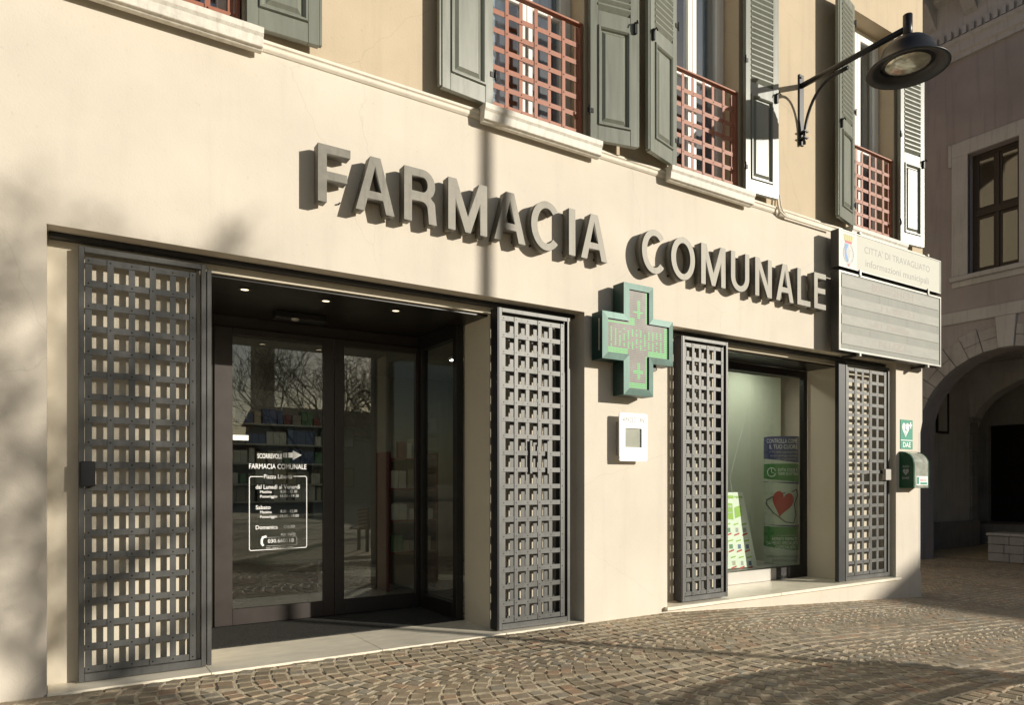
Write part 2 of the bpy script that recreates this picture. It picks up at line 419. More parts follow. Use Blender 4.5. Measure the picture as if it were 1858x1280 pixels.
for st in stones:
    dist, x, y, a, sx, sy, v, dz, ra = st
    z = ground_z(x)-.003+dz; ang = a+ra
    if id(st) in near:
        o = link('cobblestone', (VM2 if relaid(x, y) else VM)[v], ground, (x, y, z), (rnd.uniform(-.02,.02), rnd.uniform(-.02,.02), ang)); o.scale = (sx, sy, .05)
    else:
        bk = bulk2 if relaid(x, y) else bulk; vs, fs = VARS[v]; i = len(bk.v); c, s = math.cos(ang), math.sin(ang); tx, ty = rnd.uniform(-.02,.02), rnd.uniform(-.02,.02)
        for (vx, vy, vz) in vs:
            X, Y = vx*sx, vy*sy
            bk.v.append((x+X*c-Y*s, y+X*s+Y*c, z+vz*.05+X*ty+Y*tx))
        bk.f += [tuple(i+k for k in f) for f in fs]
bo = link('cobblestones', bulk.mesh('cobblestones', 'porphyry', fix=False), ground); bo['kind'] = 'stuff'
bo = link('relaid_cobblestones', bulk2.mesh('relaid_cobblestones', 'porphyry_pale', fix=False), ground); bo['kind'] = 'stuff'

# =================================================================== PHARMACY BUILDING
B = thing('pharmacy_building', 'cream stucco corner building with a pharmacy at street level and green shutters above', 'building', (2, D, 0))
XL, XE = -6.0, 9.40                                  # left end, start of the corner piece
REC1 = (-.05, 3.93, -1, 2.713)
REC2 = (4.94, 8.93, .0, 2.722)
ZS = 4.112                                          # underside of the string course
mb = wall(MB(), XL, XE, -.6, ZS, [REC1, REC2], FY, D, D2-.002)
me = mb.mesh('lower_wall', 'stucco', org(B)); weld(me); link('lower_wall', me, B)
# second skin: back of the recesses with door and window openings
DOOR = (.86, 3.08, -1, 2.63); WIN = (5.92, 8.06, .0, 2.64)
mb = wall(MB(), XL, XE, -.6, 3.3, [DOOR, WIN], FY, D2, DW)
me = mb.mesh('recess_wall', 'reveal_paint', org(B)); weld(me); link('recess_wall', me, B)
# corner with its notch and worn plinth, carried round as the side wall
corner = [(XE, -.6), (9.535, -.6), (9.535, -.02), (9.525, .03), (9.495, .075), (9.495, 1.83), (9.555, 2.0), (9.555, ZS), (XE, ZS)]
part('side_wall', MB().prism(corner, lambda u, v, d: (u, d, v), D, 15), 'stucco', B)
part('corner_bead', MB().box(9.478, 9.4965, D-.004, D+.015, .08, 1.86), 'white_frame', B)
mb = MB()
OPEN = [(.07, 1.04), (2.95, 3.93), (4.99, 5.97), (7.91, 8.885)]
ZO, ZT = 4.205, 6.87
me = wall(mb, XL, 9.57, 4.19, 9.4, [(a, b, ZO-.02, ZT) for a, b in OPEN], FY, D+.004, D+.30).mesh('upper_wall', 'stucco_upper', org(B)); weld(me); link('upper_wall', me, B)
part('upper_side_wall', MB().box(9.27, 9.57, D+.302, 15, 4.19, 9.4), 'stucco_upper', B)
part('rear_wall', MB().box(XL, 9.4, 14.7, 15, -.6, ZS), 'stucco', B)
part('rear_wall', MB().box(XL, 9.26, 14.7, 14.99, 4.19, 9.4), 'stucco_upper', B)
part('left_wall', MB().box(XL-.3, XL-.002, D, 15, -.6, 9.4), 'stucco_upper', B)
part('string_course', MB().prism([(D-.035, ZS+.05), (D-.030, 4.186), (D+.30, 4.188), (D+.30, ZS+.002), (D-.002, ZS+.002), (D-.02, ZS+.02), (D-.022, ZS+.045)], lambda u, v, d: (d, u, v), XL, 9.60), 'moulding', B, bevel=.004)
part('roof', MB().prism([(D-.35, 9.4), (15.3, 9.4), (15.3, 9.5), ((D+15)/2, 11.6), (D-.35, 9.5)], lambda u, v, d: (d, u, v), XL-.4, 9.9), 'roof_tile', B)
part('upper_floor', MB().box(XL, 9.26, D2+.15, 14.69, 3.3, 3.5), 'room', B)
part('interior_wall', MB().box(XL, 9.26, 7.3, 7.4, 3.51, 9.3), 'room', B)
# soffits
part('soffit', MB().box(.865, 3.07, DW+.001, DD+.4, 2.632, 2.70), 'soffit_dark', B)
part('soffit', MB().box(.865, 3.075, D2+.03, DW+.002, 2.612, 2.630), 'soffit_dark', B)
part('soffit', MB().box(5.93, 8.05, D2+.05, DW+.002, 2.622, 2.638), 'soffit_dark', B)
for lx in (1.15, 1.75, 2.33):
    o = part('downlight', MB().lathe([(.048, .004), (.05, -.006), (.030, -.008), (.028, -.002)], (lx, 5.40, 2.612), 20), 'steel', B)
    part('bulb', MB().lathe([(.0005, 0), (.028, 0)], (lx, 5.40, 2.6065), 20), 'downlight', o)
o = part('sensor', MB().box(1.52, 1.95, 5.98, 6.10, 2.575, 2.631), 'door_dark', B, bevel=.006)
part('sensor_eye', MB().lathe([(.0005, -.02), (.03, -.012), (.035, 0)], (1.68, 5.99, 2.575), 16), 'alu_grey', o)
# steel track heads in the recesses
for a, b in ((-.04, 3.92), (4.95, 8.92)):
    part('gate_track', MB().box(a, b, D+.125, D2-.006, 2.682, 2.711), 'steel_dark', B, bevel=.003)
# thresholds
for a, b in ((-.048, .84), (.842, 2.02), (2.022, 3.10), (3.102, 3.928)):
    part('threshold_slab', MB().box(a, b, 4.925, DW if a > .8 and b < 3.2 else D2-.004, -.12, -.030), 'marble', B, bevel=.003)
part('sill_slab', MB().box(4.90, 6.6, 4.905, D2-.003, -.022, .010), 'marble', B, bevel=.003)
part('sill_slab', MB().box(6.602, 8.985, 4.905, D2-.003, -.022, .010), 'marble', B, bevel=.003)
part('sill_slab', MB().box(5.925, 8.055, D2-.001, DW, -.03, .008), 'marble', B)
part('door_mat', MB().box(.865, 3.075, DW+.002, DD+.02, -.1, -.022), 'mat_rubber', B)
# conduit
xa, za = PX(1408, D-.02), 4.19
part('conduit', MB().tube([(xa, D-.03, 4.34), (xa, D-.045, 4.20), (xa+.02, D-.05, 4.135), (xa+.09, D-.05, 4.108), (xa+.14, D-.045, 4.10), (7.5, D-.045, 4.105)], .011, 8), 'moulding', B, smooth=True)
part('conduit', MB().tube([(xa+.05, D-.03, 4.32), (xa+.05, D-.045, 4.20), (xa+.07, D-.05, 4.15), (xa+.12, D-.05, 4.118), (xa+.2, D-.045, 4.118)], .009, 8), 'moulding', B, smooth=True)

# ---- sliding door with side light
door = part('entrance_door', MB()
    .box(.865, 1.115, DD-.01, DD+.06, -.02, 2.632)                       # left jamb
    .box(1.115, 3.072, DD, DD+.06, 2.535, 2.632), 'bronze', B, bevel=.003)
def leaf(x0, x1, s0, s1, bot, m='bronze'):
    f = part('door_leaf', MB().box(x0, x0+s0, DD-.03, DD+.012, -.018, 2.53).box(x1-s1, x1, DD-.03, DD+.012, -.018, 2.53)
             .box(x0+s0, x1-s1, DD-.03, DD+.012, -.018, bot).box(x0+s0, x1-s1, DD-.03, DD+.012, 2.47, 2.53), m, door, bevel=.003)
    return f
leaf(1.117, 2.15, .145, .10, .12)
leaf(2.155, 3.066, .09, .10, .12)
part('pane', MB().box(1.262, 2.05, DD-.012, DD-.006, .12, 2.47), 'glass_door', door)
part('pane', MB().box(2.245, 2.966, DD-.012, DD-.006, .12, 2.47), 'glass_door', door)
part('side_frame', MB().box(3.0, 3.07, DW+.004, DW+.075, -.02, 2.63).box(3.0, 3.07, DD-.10, DD-.032, -.02, 2.63).box(3.0, 3.07, DW+.075, DD-.10, -.02, .12).box(3.0, 3.07, DW+.075, DD-.10, 2.50, 2.63), 'door_dark', door, bevel=.003)
part('pane', MB().box(3.03, 3.036, DW+.075, DD-.10, .12, 2.50), 'glass_door', door)
YT = DD-.0135
for args in (('SCORREVOLE', 467, 512, 832, 8.5, .012), ('FARMACIA COMUNALE', 452, 556, 851, 9, .012), ('Piazza Libertà', 479, 530, 869, 7.5, 0),
             ('dal Lunedì al Venerdì', 464, 544, 888, 7.5, .01), ('Mattina', 472, 493, 895.5, 4.8, .01), ('8.30 - 12.30', 509, 539, 895, 4.8, 0), ('Pomeriggio', 472, 503, 904, 4.8, .01), ('15.00 - 19.30', 509, 542, 903, 4.8, 0),
             ('Sabato', 464, 491, 925, 7, .012), ('Mattina', 472, 493, 932.5, 4.8, .01), ('8.30 - 12.30', 509, 539, 931, 4.8, 0), ('Pomeriggio', 472, 503, 941, 4.8, .01), ('15.00 - 19.00', 509, 542, 939.5, 4.8, 0),
             ('Domenica', 464, 504, 961.5, 7, .01), ('CHIUSO', 515, 535, 959, 4.8, .01), ('PER INFO', 510, 536, 973.5, 4.8, .006), ('030.660118', 486, 533, 986, 6.5, .012), ('A.S.T. - Azienda Servizi Travagliato', 483, 531, 996.5, 2.6, 0)):
    text_px(args[0], args[1], args[2], args[3], args[4], YT, door, 'ink_white', bold=args[5])
def strip(mb, pts, wd, Y, closed=False):              # flat line of even width on a front-parallel plane
    n = len(pts)
    for k in range(n if closed else n-1):
        a, b = Vector(pts[k]), Vector(pts[(k+1) % n]); d = (b-a).normalized(); nn = Vector((-d.y, d.x))*wd/2; a = a-d*wd*.45; b = b+d*wd*.45
        mb.quad(*[(q.x, Y+.00002*k, q.y) for q in (a+nn, b+nn, b-nn, a-nn)])
    return mb
def pxl(pts, Y): return [WY(x, y, Y) for x, y in pts]
part('sticker_outline', strip(MB(), pxl([(477, 865.5), (455, 865.5), (452.5, 868), (452.5, 998), (455, 1000), (555, 994), (556.5, 991), (556.5, 867), (554, 865), (532, 865)], YT), .006, YT), 'ink_white', door)
part('phone_number_outline', strip(MB(), pxl([(483, 976.5), (537, 974), (538.5, 977), (538.5, 988), (536, 989.5), (483, 991.5)], YT), .003, YT), 'ink_grey', door)
part('phone_pictogram', strip(MB(), pxl([(482, 974.5), (477, 976), (475, 981), (475, 987), (477, 990)], YT), .018, YT), 'ink_white', door)
for a, b in ((514.5, 516), (518, 521), (523, 531)):
    (x0, z0), (x1, z1) = WY(a, 831, YT), WY(b, 822, YT); part('arrow_bar', MB().quad((x0,YT,z0),(x1,YT,z0),(x1,YT,z1),(x0,YT,z1)), 'ink_white', door)
p3 = pxl([(531.2, 818), (531.2, 835.5), (547.5, 826.5)], YT); part('arrow_head', MB().quad(*[(x,YT,z) for x, z in p3]), 'ink_grey', door)
(x0, z0), (x1, z1) = WY(422.5, 799, YT), WY(451, 790.5, YT)
part('sticker', MB().quad((x0,YT,z0),(x1,YT,z0),(x1,YT,z1),(x0,YT,z1)), 'ink_white', door)

# ---- shop window
sw = part('shop_window', MB().box(5.922, 6.0, DW+.004, DW+.07, .009, 2.62).box(7.985, 8.058, DW+.004, DW+.07, .009, 2.62)
     .box(6.0, 7.985, DW+.004, DW+.07, 2.53, 2.62).box(6.0, 7.985, DW+.004, DW+.07, .009, .16), 'door_dark', B, bevel=.003)
part('pane', MB().box(6.0, 7.985, DW+.03, DW+.036, .16, 2.53), 'glass_shop', sw)
part('kick_plate', MB().box(6.0, 7.42, DW-.012, DW+.003, .012, .155), 'alu_grey', sw)

# ---- windows, railings and shutters upstairs
SH = 2.60; SWD = .475
def shutter_meshes(sg):
    X = lambda a, b: (min(sg*a, sg*b), max(sg*a, sg*b))
    T0, T1 = -.045, 0.0
    fr = MB(); st = .075
    for a, b in ((0, st), (SWD-st, SWD)): fr.box(*X(a, b), T0, T1, 0, SH)
    for z0, z1 in ((0, .135), (1.02, 1.15), (SH-.10, SH)): fr.box(*X(st, SWD-st), T0+.001, T1-.001, z0, z1)
    fr.box(*X(SWD+.002, SWD+.022), T0+.008, T1-.002, 0.01, SH-.01)      # rebate strip on the free edge
    pan = MB(); a, b, c, d = st, SWD-st, .135, 1.02
    def ring(i0, y0, i1, y1):
        (x0, x1), (x2, x3) = (a+i0, b-i0), (a+i1, b-i1); z0, z1, z2, z3 = c+i0, d-i0, c+i1, d-i1
        q = [(sg*x0,y0,z0),(sg*x1,y0,z0),(sg*x1,y0,z1),(sg*x0,y0,z1)]; r = [(sg*x2,y1,z2),(sg*x3,y1,z2),(sg*x3,y1,z3),(sg*x2,y1,z3)]
        for k in range(4): pan.quad(q[k], q[(k+1)%4], r[(k+1)%4], r[k])
    ring(0, T0, .006, T0-.014); ring(.006, T0-.014, .018, T0-.014); ring(.018, T0-.014, .03, T0-.002); ring(.03, T0-.002, .036, T0+.014)
    ring(.036, T0+.014, .046, T0+.014); ring(.046, T0+.014, .072, T0-.004); 
    i = .072; pan.quad((sg*(a+i),T0-.004,c+i),(sg*(b-i),T0-.004,c+i),(sg*(b-i),T0-.004,d-i),(sg*(a+i),T0-.004,d-i))
    pan.box(*X(a, b), T0+.02, T1-.004, c, d)
    lo = MB(); hw = (SWD-2*st)/2
    lo.prism([(-.031, .020), (-.031, .034), (-.024, .036), (.014, -.030), (.009, -.036)], lambda u, v, dd: (dd, u, v), -hw, hw)
    hg = MB().box(*X(-.03, .03), T0-.006, T0+.001, -.02, .02).tube([(sg*-.012, T0-.01, -.04), (sg*-.012, T0-.01, .04)], .008, 6)
    return (fr.mesh('shutter', 'shutter_green', bevel=.003), pan.mesh('panel', 'shutter_green'), lo.mesh('louver', 'shutter_green'), hg.mesh('hinge', 'hardware'))
SM = {1: shutter_meshes(1), -1: shutter_meshes(-1)}
latch = MB().box(-.012, .012, -.07, -.046, -.05, .05).tube([(0, -.06, .03), (0, -.09, .05), (.0, -.10, .02)], .007, 6).mesh('latch', 'hardware')
def shutter(xh, sg, ang):
    fr, pan, lo, hg = SM[sg]
    bx, by, bz = org(B)
    s = link('shutter', fr, B, (xh-bx, D-.035-by, ZO+.012-bz), (0, 0, -sg*ang))
    link('panel', pan, s)
    z = 1.18
    while z < SH-.13:
        link('louver', lo, s, (sg*SWD/2, -.022, z)); z += .056
    for z in (.25, 1.35, 2.4): link('hinge', hg, s, (0, 0, z))
    link('latch', latch, s, (sg*(SWD-.03), 0, 1.06))
angs = [(R(3), R(3)), (R(4), R(12)), (R(15), R(4)), (R(13), R(5))]
for wi, (a, b) in enumerate(OPEN):
    Yw = D+.20
    sill = part('window_sill', MB().prism([(D-.125, 4.165), (D-.128, ZO-.001), (D+.29, ZO+.014), (D+.29, 4.189), (D-.037, 4.189), (D-.037, 4.07), (D-.075, 4.07), (D-.085, 4.082), (D-.105, 4.085), (D-.112, 4.145)],
          lambda u, v, d: (d, u, v), a-.11, b+.11), 'sill_stone', B, bevel=.003)
    wf = part('window', MB().box(a, a+.06, Yw, Yw+.07, ZO+.016, ZT).box(b-.06, b, Yw, Yw+.07, ZO+.016, ZT).box(a+.06, b-.06, Yw, Yw+.07, ZT-.06, ZT).box(a+.06, b-.06, Yw, Yw+.07, ZO+.016, ZO+.07), 'white_frame', B, bevel=.003)
    mid = (a+b)/2
    for c0, c1 in ((a+.065, mid-.002), (mid+.002, b-.065)):
        part('casement', MB().box(c0, c0+.06, Yw-.015, Yw+.05, ZO+.072, ZT-.063).box(c1-.06, c1, Yw-.015, Yw+.05, ZO+.072, ZT-.063).box(c0+.06, c1-.06, Yw-.015, Yw+.05, ZO+.072, ZO+.16).box(c0+.06, c1-.06, Yw-.015, Yw+.05, ZT-.14, ZT-.063).box(c0+.06, c1-.06, Yw-.012, Yw+.045, 5.34, 5.40), 'white_frame', wf, bevel=.004)
        part('pane', MB().box(c0+.06, c1-.06, Yw+.012, Yw+.017, ZO+.16, ZT-.14), 'glass_window', wf)
    cm = MB(); n = 36
    for k in range(n):
        xa_, xb_ = a+.02+(b-a-.04)*k/n, a+.02+(b-a-.04)*(k+1)/n
        if .42 < (k+.5)/n < .60: continue
        ya_, yb_ = Yw+.16+.018*math.sin(k*1.35), Yw+.16+.018*math.sin((k+1)*1.35)
        cm.quad((xa_,ya_,ZO+.03),(xb_,yb_,ZO+.03),(xb_,yb_,ZT),(xa_,ya_,ZT))
    part('curtain', cm, 'curtain', wf, smooth=False)
    # woven flat-bar railing
    rail = part('lattice_railing', MB().box(a+.012, b-.012, D+.0, D+.05, 5.245, 5.262).box(b-.03, b-.013, D+.012, D+.10, ZO+.016, 5.2445).box(a+.013, a+.03, D+.012, D+.10, ZO+.016, 5.2445), 'terracotta_paint', B, bevel=.002)
    nv = 6; X0, X1 = a+.035, b-.07
    vp = (X1-X0)/nv
    for k in range(nv+1):
        xx = X0+k*vp-.017; yy = D+.016 if k % 2 else D+.027
        part('slat', MB().box(xx, xx+.034, yy, yy+.004, ZO+.012, 5.225), 'terracotta_paint', rail)
    z = 4.30
    while z < 5.2:
        part('slat', MB().box(a+.018, b-.045, D+.0215, D+.0255, z-.021, z+.021), 'terracotta_paint', rail); z += .153
    rv = MB(); z = 4.30
    while z < 5.2:
        for k in range(nv+1):
            xx = X0+k*vp; yy = D+.0155 if k % 2 else D+.021; rv.tube([(xx, yy, z), (xx, yy-.004, z)], [.006, .004], 6)
        z += .153
    part('rivets', rv, 'hardware', rail, stuff=True)
    aL, aR = angs[wi]
    shutter(a-.012, -1, aL); shutter(b+.012, 1, aR)

# =================================================================== GRILLE GATES
def gate(x0, x1, yf, label, double, nv=6, zb=.0, hw=None):
    g = thing('grille_gate', label, 'gate', ((x0+x1)/2, yf, zb), 'folding grille gates')
    z0, z1 = zb+.004, 2.655
    fw, fd = .030, .042
    def frame(y, side=0):
        part('frame_bar', MB().box(x0, x0+fw, y, y+fd, z0, z1), 'steel', g, bevel=.002)
        part('frame_bar', MB().box(x1-fw, x1, y, y+fd, z0, z1), 'steel', g, bevel=.002)
        part('frame_bar', MB().box(x0+fw, x1-fw, y+.001, y+fd-.001, z1-.036, z1-.001), 'steel', g, bevel=.002)
        part('frame_bar', MB().box(x0+fw, x1-fw, y+.001, y+fd-.001, z0+.001, z0+.05), 'steel', g, bevel=.002)
    def grid(y, dx=0):
        gx0, gx1 = x0+fw+.004, x1-fw-.032
        gz0, gz1 = z0+.055, z1-.062
        sw_ = .036*(x1-x0)/.7
        nh = 19; hp = (gz1-gz0-.040)/(nh-1); vp = (gx1-gx0-sw_)/(nv-1)
        hm = MB().box(-(gx1-gx0)/2, (gx1-gx0)/2, -.002, .002, -.020, .020).mesh('slat', 'steel', bevel=.0008)
        vm_ = MB().box(-sw_/2, sw_/2, -.002, .002, -(gz1-gz0)/2, (gz1-gz0)/2).mesh('slat', 'steel', bevel=.0008)
        gx, gy, gz = org(g)
        rv = MB()
        for k in range(nh):
            z = gz0+.020+k*hp
            o = link('slat', hm, g, ((gx0+gx1)/2+dx-gx, y+.008-gy, z-gz), (rnd.uniform(-.012,.012), 0, 0))
            for q in range(nv):
                xx = gx0+sw_/2+q*vp+dx; yy = (y+.0012 if q % 2 else y+.0058)
                rv.tube([(xx, yy, z), (xx, yy-.003, z)], [.0055, .0035], 6)
        for q in range(nv):
            xx = gx0+sw_/2+q*vp+dx; yy = y+.0035 if q % 2 else y+.0125
            link('slat', vm_, g, (xx-gx, yy-gy, (gz0+gz1)/2-gz), (0, 0, rnd.uniform(-.02,.02)))
        part('rivets', rv, 'hardware', g, stuff=True)
        part('grid_frame', MB().box(gx1+.004, gx1+.008, y+.01, y+fd, z0+.05, z1-.036), 'steel_dark', g)
    frame(yf); grid(yf+.004)
    if double:
        y2 = yf+fd+.030; frame(y2); grid(y2+.004, .0)
        part('hinge_post', MB().box(x0-.012, x0-.001, yf+.004, y2+fd, z0, z1), 'steel_dark', g, bevel=.002)
    return g
g1 = gate(PX(142.5, 5.085), PX(374, 5.085), 5.085, 'dark grey woven steel gate folded open left of the shop entrance', False, zb=-.028)
part('frame_bar', MB().box(PX(375.5, 5.085), PX(384, 5.085), 5.085, 5.12, -.02, 2.62), 'steel', g1, bevel=.002)
x_, z_ = WY(149, 884, 5.07); x2_, z2_ = WY(177, 838, 5.07)
part('lock_case', MB().box(x_-.01, x2_-.012, 5.055, 5.084, z_, z2_), 'steel_dark', g1, bevel=.005)
g2 = gate(PX(905.5, 5.0), PX(1034.5, 5.0), 5.0, 'woven steel gate folded back between the entrance and the green cross', True, zb=-.026)
part('lock_case', MB().box(3.38, 3.40, 4.992, 4.999, 1.28, 1.56).box(3.56, 3.58, 4.992, 4.999, 1.28, 1.56), 'steel', g2)
g3 = gate(PX(1238.5, 4.99), PX(1321, 4.99), 4.99, 'woven steel gate between the green cross and the shop window', True, zb=.02)
g4 = gate(PX(1535, 5.0), PX(1614, 5.0), 5.0, 'woven steel gate folded back right of the shop window below the municipal sign', False, zb=.02)
x_, z_ = WY(1603, 872, 4.985); x2_, z2_ = WY(1613, 852, 4.985)
part('lock_case', MB().box(x_, x2_, 4.955, 4.999, z_, z2_), 'alu_grey', g4, bevel=.004)
part('hinge_post', MB().box(PX(1522, 5.0), PX(1534, 5.0), 5.0, 5.05, .024, 2.655), 'steel_dark', g4, bevel=.002)

# =================================================================== BIG LETTERS
def letter_shape(ch, w, h, s):
    """outer and inner outlines in a w x h box; s = stroke"""
    def arc(cx, cy, rx, ry, a0, a1, n=20): return [(cx+rx*math.cos(R(a0+(a1-a0)*k/n)), cy+ry*math.sin(R(a0+(a1-a0)*k/n))) for k in range(n+1)]
    v = s*.92
    if ch == 'F': return [[(0,0),(s,0),(s,h*.40),(w*.90,h*.40),(w*.90,h*.40+v),(s,h*.40+v),(s,h-v),(w,h-v),(w,h),(0,h)]]
    if ch == 'E': return [[(0,0),(w,0),(w,v),(s,v),(s,h*.44),(w*.95,h*.44),(w*.95,h*.44+v),(s,h*.44+v),(s,h-v),(w,h-v),(w,h),(0,h)]]
    if ch == 'L': return [[(0,0),(w,0),(w,v),(s,v),(s,h),(0,h)]]
    if ch == 'I': return [[(0,0),(w,0),(w,h),(0,h)]]
    if ch == 'A':
        a = w*.5-s*.62; b = w*.5+s*.62; c0, c1 = h*.24, h*.24+v*.95
        inn = lambda z: s*1.06+(w*.5-s*1.06)*z/(h*.86)
        return [[(0,0),(s*1.06,0),(inn(c0),c0),(w-inn(c0),c0),(w-s*1.06,0),(w,0),(b,h),(a,h)], [(inn(c1),c1),(w*.5,h*.84),(w-inn(c1),c1)]]
    if ch == 'M':
        return [[(0,0),(s,0),(s,h*.62),(w*.5-s*.38,0),(w*.5+s*.38,0),(w-s,h*.62),(w-s,0),(w,0),(w,h),(w-s*1.15,h),(w*.5,h*.30),(s*1.15,h),(0,h)]]
    if ch == 'N':
        return [[(0,0),(s,0),(s,h*.70),(w-s*1.1,0),(w,0),(w,h),(w-s,h),(w-s,h*.30),(s*1.1,h),(0,h)]]
    if ch == 'U':
        r = w/2; ri = r-s
        return [[(0,h),(0,r*1.05)]+arc(r, r*1.05, r, r*1.05, 180, 360)[1:]+[(w,h),(w-s,h),(w-s,r*1.05)]+arc(r, r*1.05, ri, r*1.05-v, 360, 180)[1:]+[(s,h)]]
    if ch == 'O':
        return [arc(w/2, h/2, w/2, h*.515, 0, 360, 44)[:-1], arc(w/2, h/2, w/2-s, h*.515-v, 360, 0, 44)[:-1]]
    if ch == 'C':
        a0 = 42
        o = arc(w*.53, h/2, w*.53, h*.515, a0, 360-a0, 40); i = arc(w*.53, h/2, w*.53-s, h*.515-v, 360-a0*1.05, a0*1.05, 40)
        return [o+i]
    if ch == 'R':
        r = h*.285; wt = w*.95
        outer = [(0,0),(s,0),(s,h*.40),(w*.52,h*.40)]+arc(w*.52, h*.27, w*.43-s, h*.13, 90, 0, 8)[1:]+[(w-s*1.05,0),(w,0),(w*.96,h*.27)]+arc(w*.80, h*.36, w*.15, h*.10, 0, 60, 4)
        outer += arc(wt-r*.9, h-r, r*.9, r, -50, 90, 14)+[(0,h)]
        inner = [(s,h-v),(wt-r*.9,h-v)]+arc(wt-r*.9, h-r, r*.9-s, r-v, 90, -90, 14)[1:]+[(s,h-2*r+v)]
        return [outer, inner]
def letter(ch, l, r, label, name):
    Yf = D-.118; th = .09
    x0, x1 = PX(l, Yf), PX(r, Yf); zb = 3.145; h = .398
    c = bpy.data.curves.new('letter', 'CURVE'); c.dimensions = '2D'; c.fill_mode = 'BOTH'; c.extrude = th/2
    for pl in letter_shape(ch, x1-x0, h, .062):
        sp = c.splines.new('POLY'); sp.points.add(len(pl)-1); sp.use_cyclic_u = True
        for p, (u, v) in zip(sp.points, pl): p.co = (u, v, 0, 1)
    o = bpy.data.objects.new('t', c); COL.objects.link(o)
    me = bpy.data.meshes.new_from_object(o.evaluated_get(bpy.context.evaluated_depsgraph_get())); bpy.data.objects.remove(o)
    for v in me.vertices: v.co = (v.co.x, Yf+th/2-v.co.z-Yf, v.co.y)
    bm = bmesh.new(); bm.from_mesh(me); bmesh.ops.remove_doubles(bm, verts=bm.verts, dist=1e-5); bmesh.ops.recalc_face_normals(bm, faces=bm.faces)
    for f in bm.faces: f.material_index = 0 if f.normal.y < -.5 else 1
    bm.to_mesh(me); bm.free()
    me.materials.clear(); me.materials.append(MATS['letter_metal']); me.materials.append(MATS['letter_side'])
    o = tag(link('sign_letter', me, None, (x0, Yf, zb)), label, 'letter', 'raised letters of the pharmacy sign')
    pm = MB()
    for q in ((x1-x0)*.2, (x1-x0)*.8):
        pm.tube([(x0+q, D+.002, zb+.05), (x0+q, Yf+th-.002, zb+.05)], .006, 6); pm.tube([(x0+q, D+.002, zb+h*(.95 if ch in 'FEMNUIR' else .1)), (x0+q, Yf+th-.002, zb+h*(.95 if ch in 'FEMNUIR' else .1))], .006, 6)
    link('mounting_pins', pm.mesh('mounting_pins', 'hardware', (x0, Yf, zb)), o)
LT = [('F',577,636,'letter F that starts the wall sign, nearest the entrance gate'),('A',645.5,716,'first letter A of the sign, between F and R'),('R',733.5,792.5,'the only letter R of the sign, between A and M'),
 ('M',813.5,884,'first letter M of the sign, crossed by the pole shadow edge'),('A',897,953.5,'letter A partly in the pole shadow, between M and C'),('C',964,1016,'letter C between A and the narrow I'),
 ('I',1032.5,1044,'narrow letter I, the single bar of the sign'),('A',1054.5,1102,'letter A that ends the first word of the sign'),('C',1165,1208,'letter C that starts the second word above the green cross'),
 ('O',1218,1261,'round letter O, the only closed ring of the sign'),('M',1272.5,1316.5,'letter M between O and U in the second word'),('U',1326.5,1359.5,'letter U, between M and N'),
 ('N',1370.5,1400.5,'letter N, between U and A'),('A',1408.5,1440,'last letter A of the sign, between N and L'),('L',1447,1470.5,'letter L just before the last letter'),('E',1477.5,1498.5,'last letter E, beside the municipal sign box')]
for ch, l, r, lab in LT: letter(ch, l, r, 'raised grey metal '+lab, ch)

# =================================================================== PHARMACY CROSS
YC = 4.775
cx = [3.985, 4.231, 4.585, 4.835]; cz = [1.985, 2.285, 2.70, 2.985]
cr = thing('pharmacy_cross', 'green metal pharmacy cross with LED face on the pillar between the gates', 'cross sign', ((cx[0]+cx[3])/2, D, cz[0]))
cpoly = [(cx[1],cz[0]),(cx[2],cz[0]),(cx[2],cz[1]),(cx[3],cz[1]),(cx[3],cz[2]),(cx[2],cz[2]),(cx[2],cz[3]),(cx[1],cz[3]),(cx[1],cz[2]),(cx[0],cz[2]),(cx[0],cz[1]),(cx[1],cz[1])]
def inset(poly, d):
    n = len(poly); out = []
    for k in range(n):
        p0, p1, p2 = Vector(poly[k-1]), Vector(poly[k]), Vector(poly[(k+1) % n])
        d1 = (p1-p0).normalized(); d2 = (p2-p1).normalized(); n1 = Vector((-d1.y, d1.x)); n2 = Vector((-d2.y, d2.x))
        out.append(tuple(p1+(n1+n2)*d))
    return out
part('case', MB().prism(cpoly, lambda u, v, d: (u, d, v), YC+.004, D-.035), 'cross_side', cr)
ip = inset(cpoly, .058)
fm = MB()
for k in range(12):
    q = (k+1) % 12
    fm.quad((cpoly[k][0],YC-.004,cpoly[k][1]),(cpoly[q][0],YC-.004,cpoly[q][1]),(ip[q][0],YC-.012,ip[q][1]),(ip[k][0],YC-.012,ip[k][1]))
    fm.quad((ip[k][0],YC-.012,ip[k][1]),(ip[q][0],YC-.012,ip[q][1]),(ip[q][0],YC+.012,ip[q][1]),(ip[k][0],YC+.012,ip[k][1]))
    fm.quad((cpoly[k][0],YC-.004,cpoly[k][1]),(cpoly[q][0],YC-.004,cpoly[q][1]),(cpoly[q][0],YC+.006,cpoly[q][1]),(cpoly[k][0],YC+.006,cpoly[k][1]))
part('bezel', fm, 'cross_green', cr)
ip2 = inset(cpoly, .056)
part('face', MB().prism(ip2, lambda u, v, d: (u, d, v), YC+.0035, YC+.0038), 'cross_face', cr)
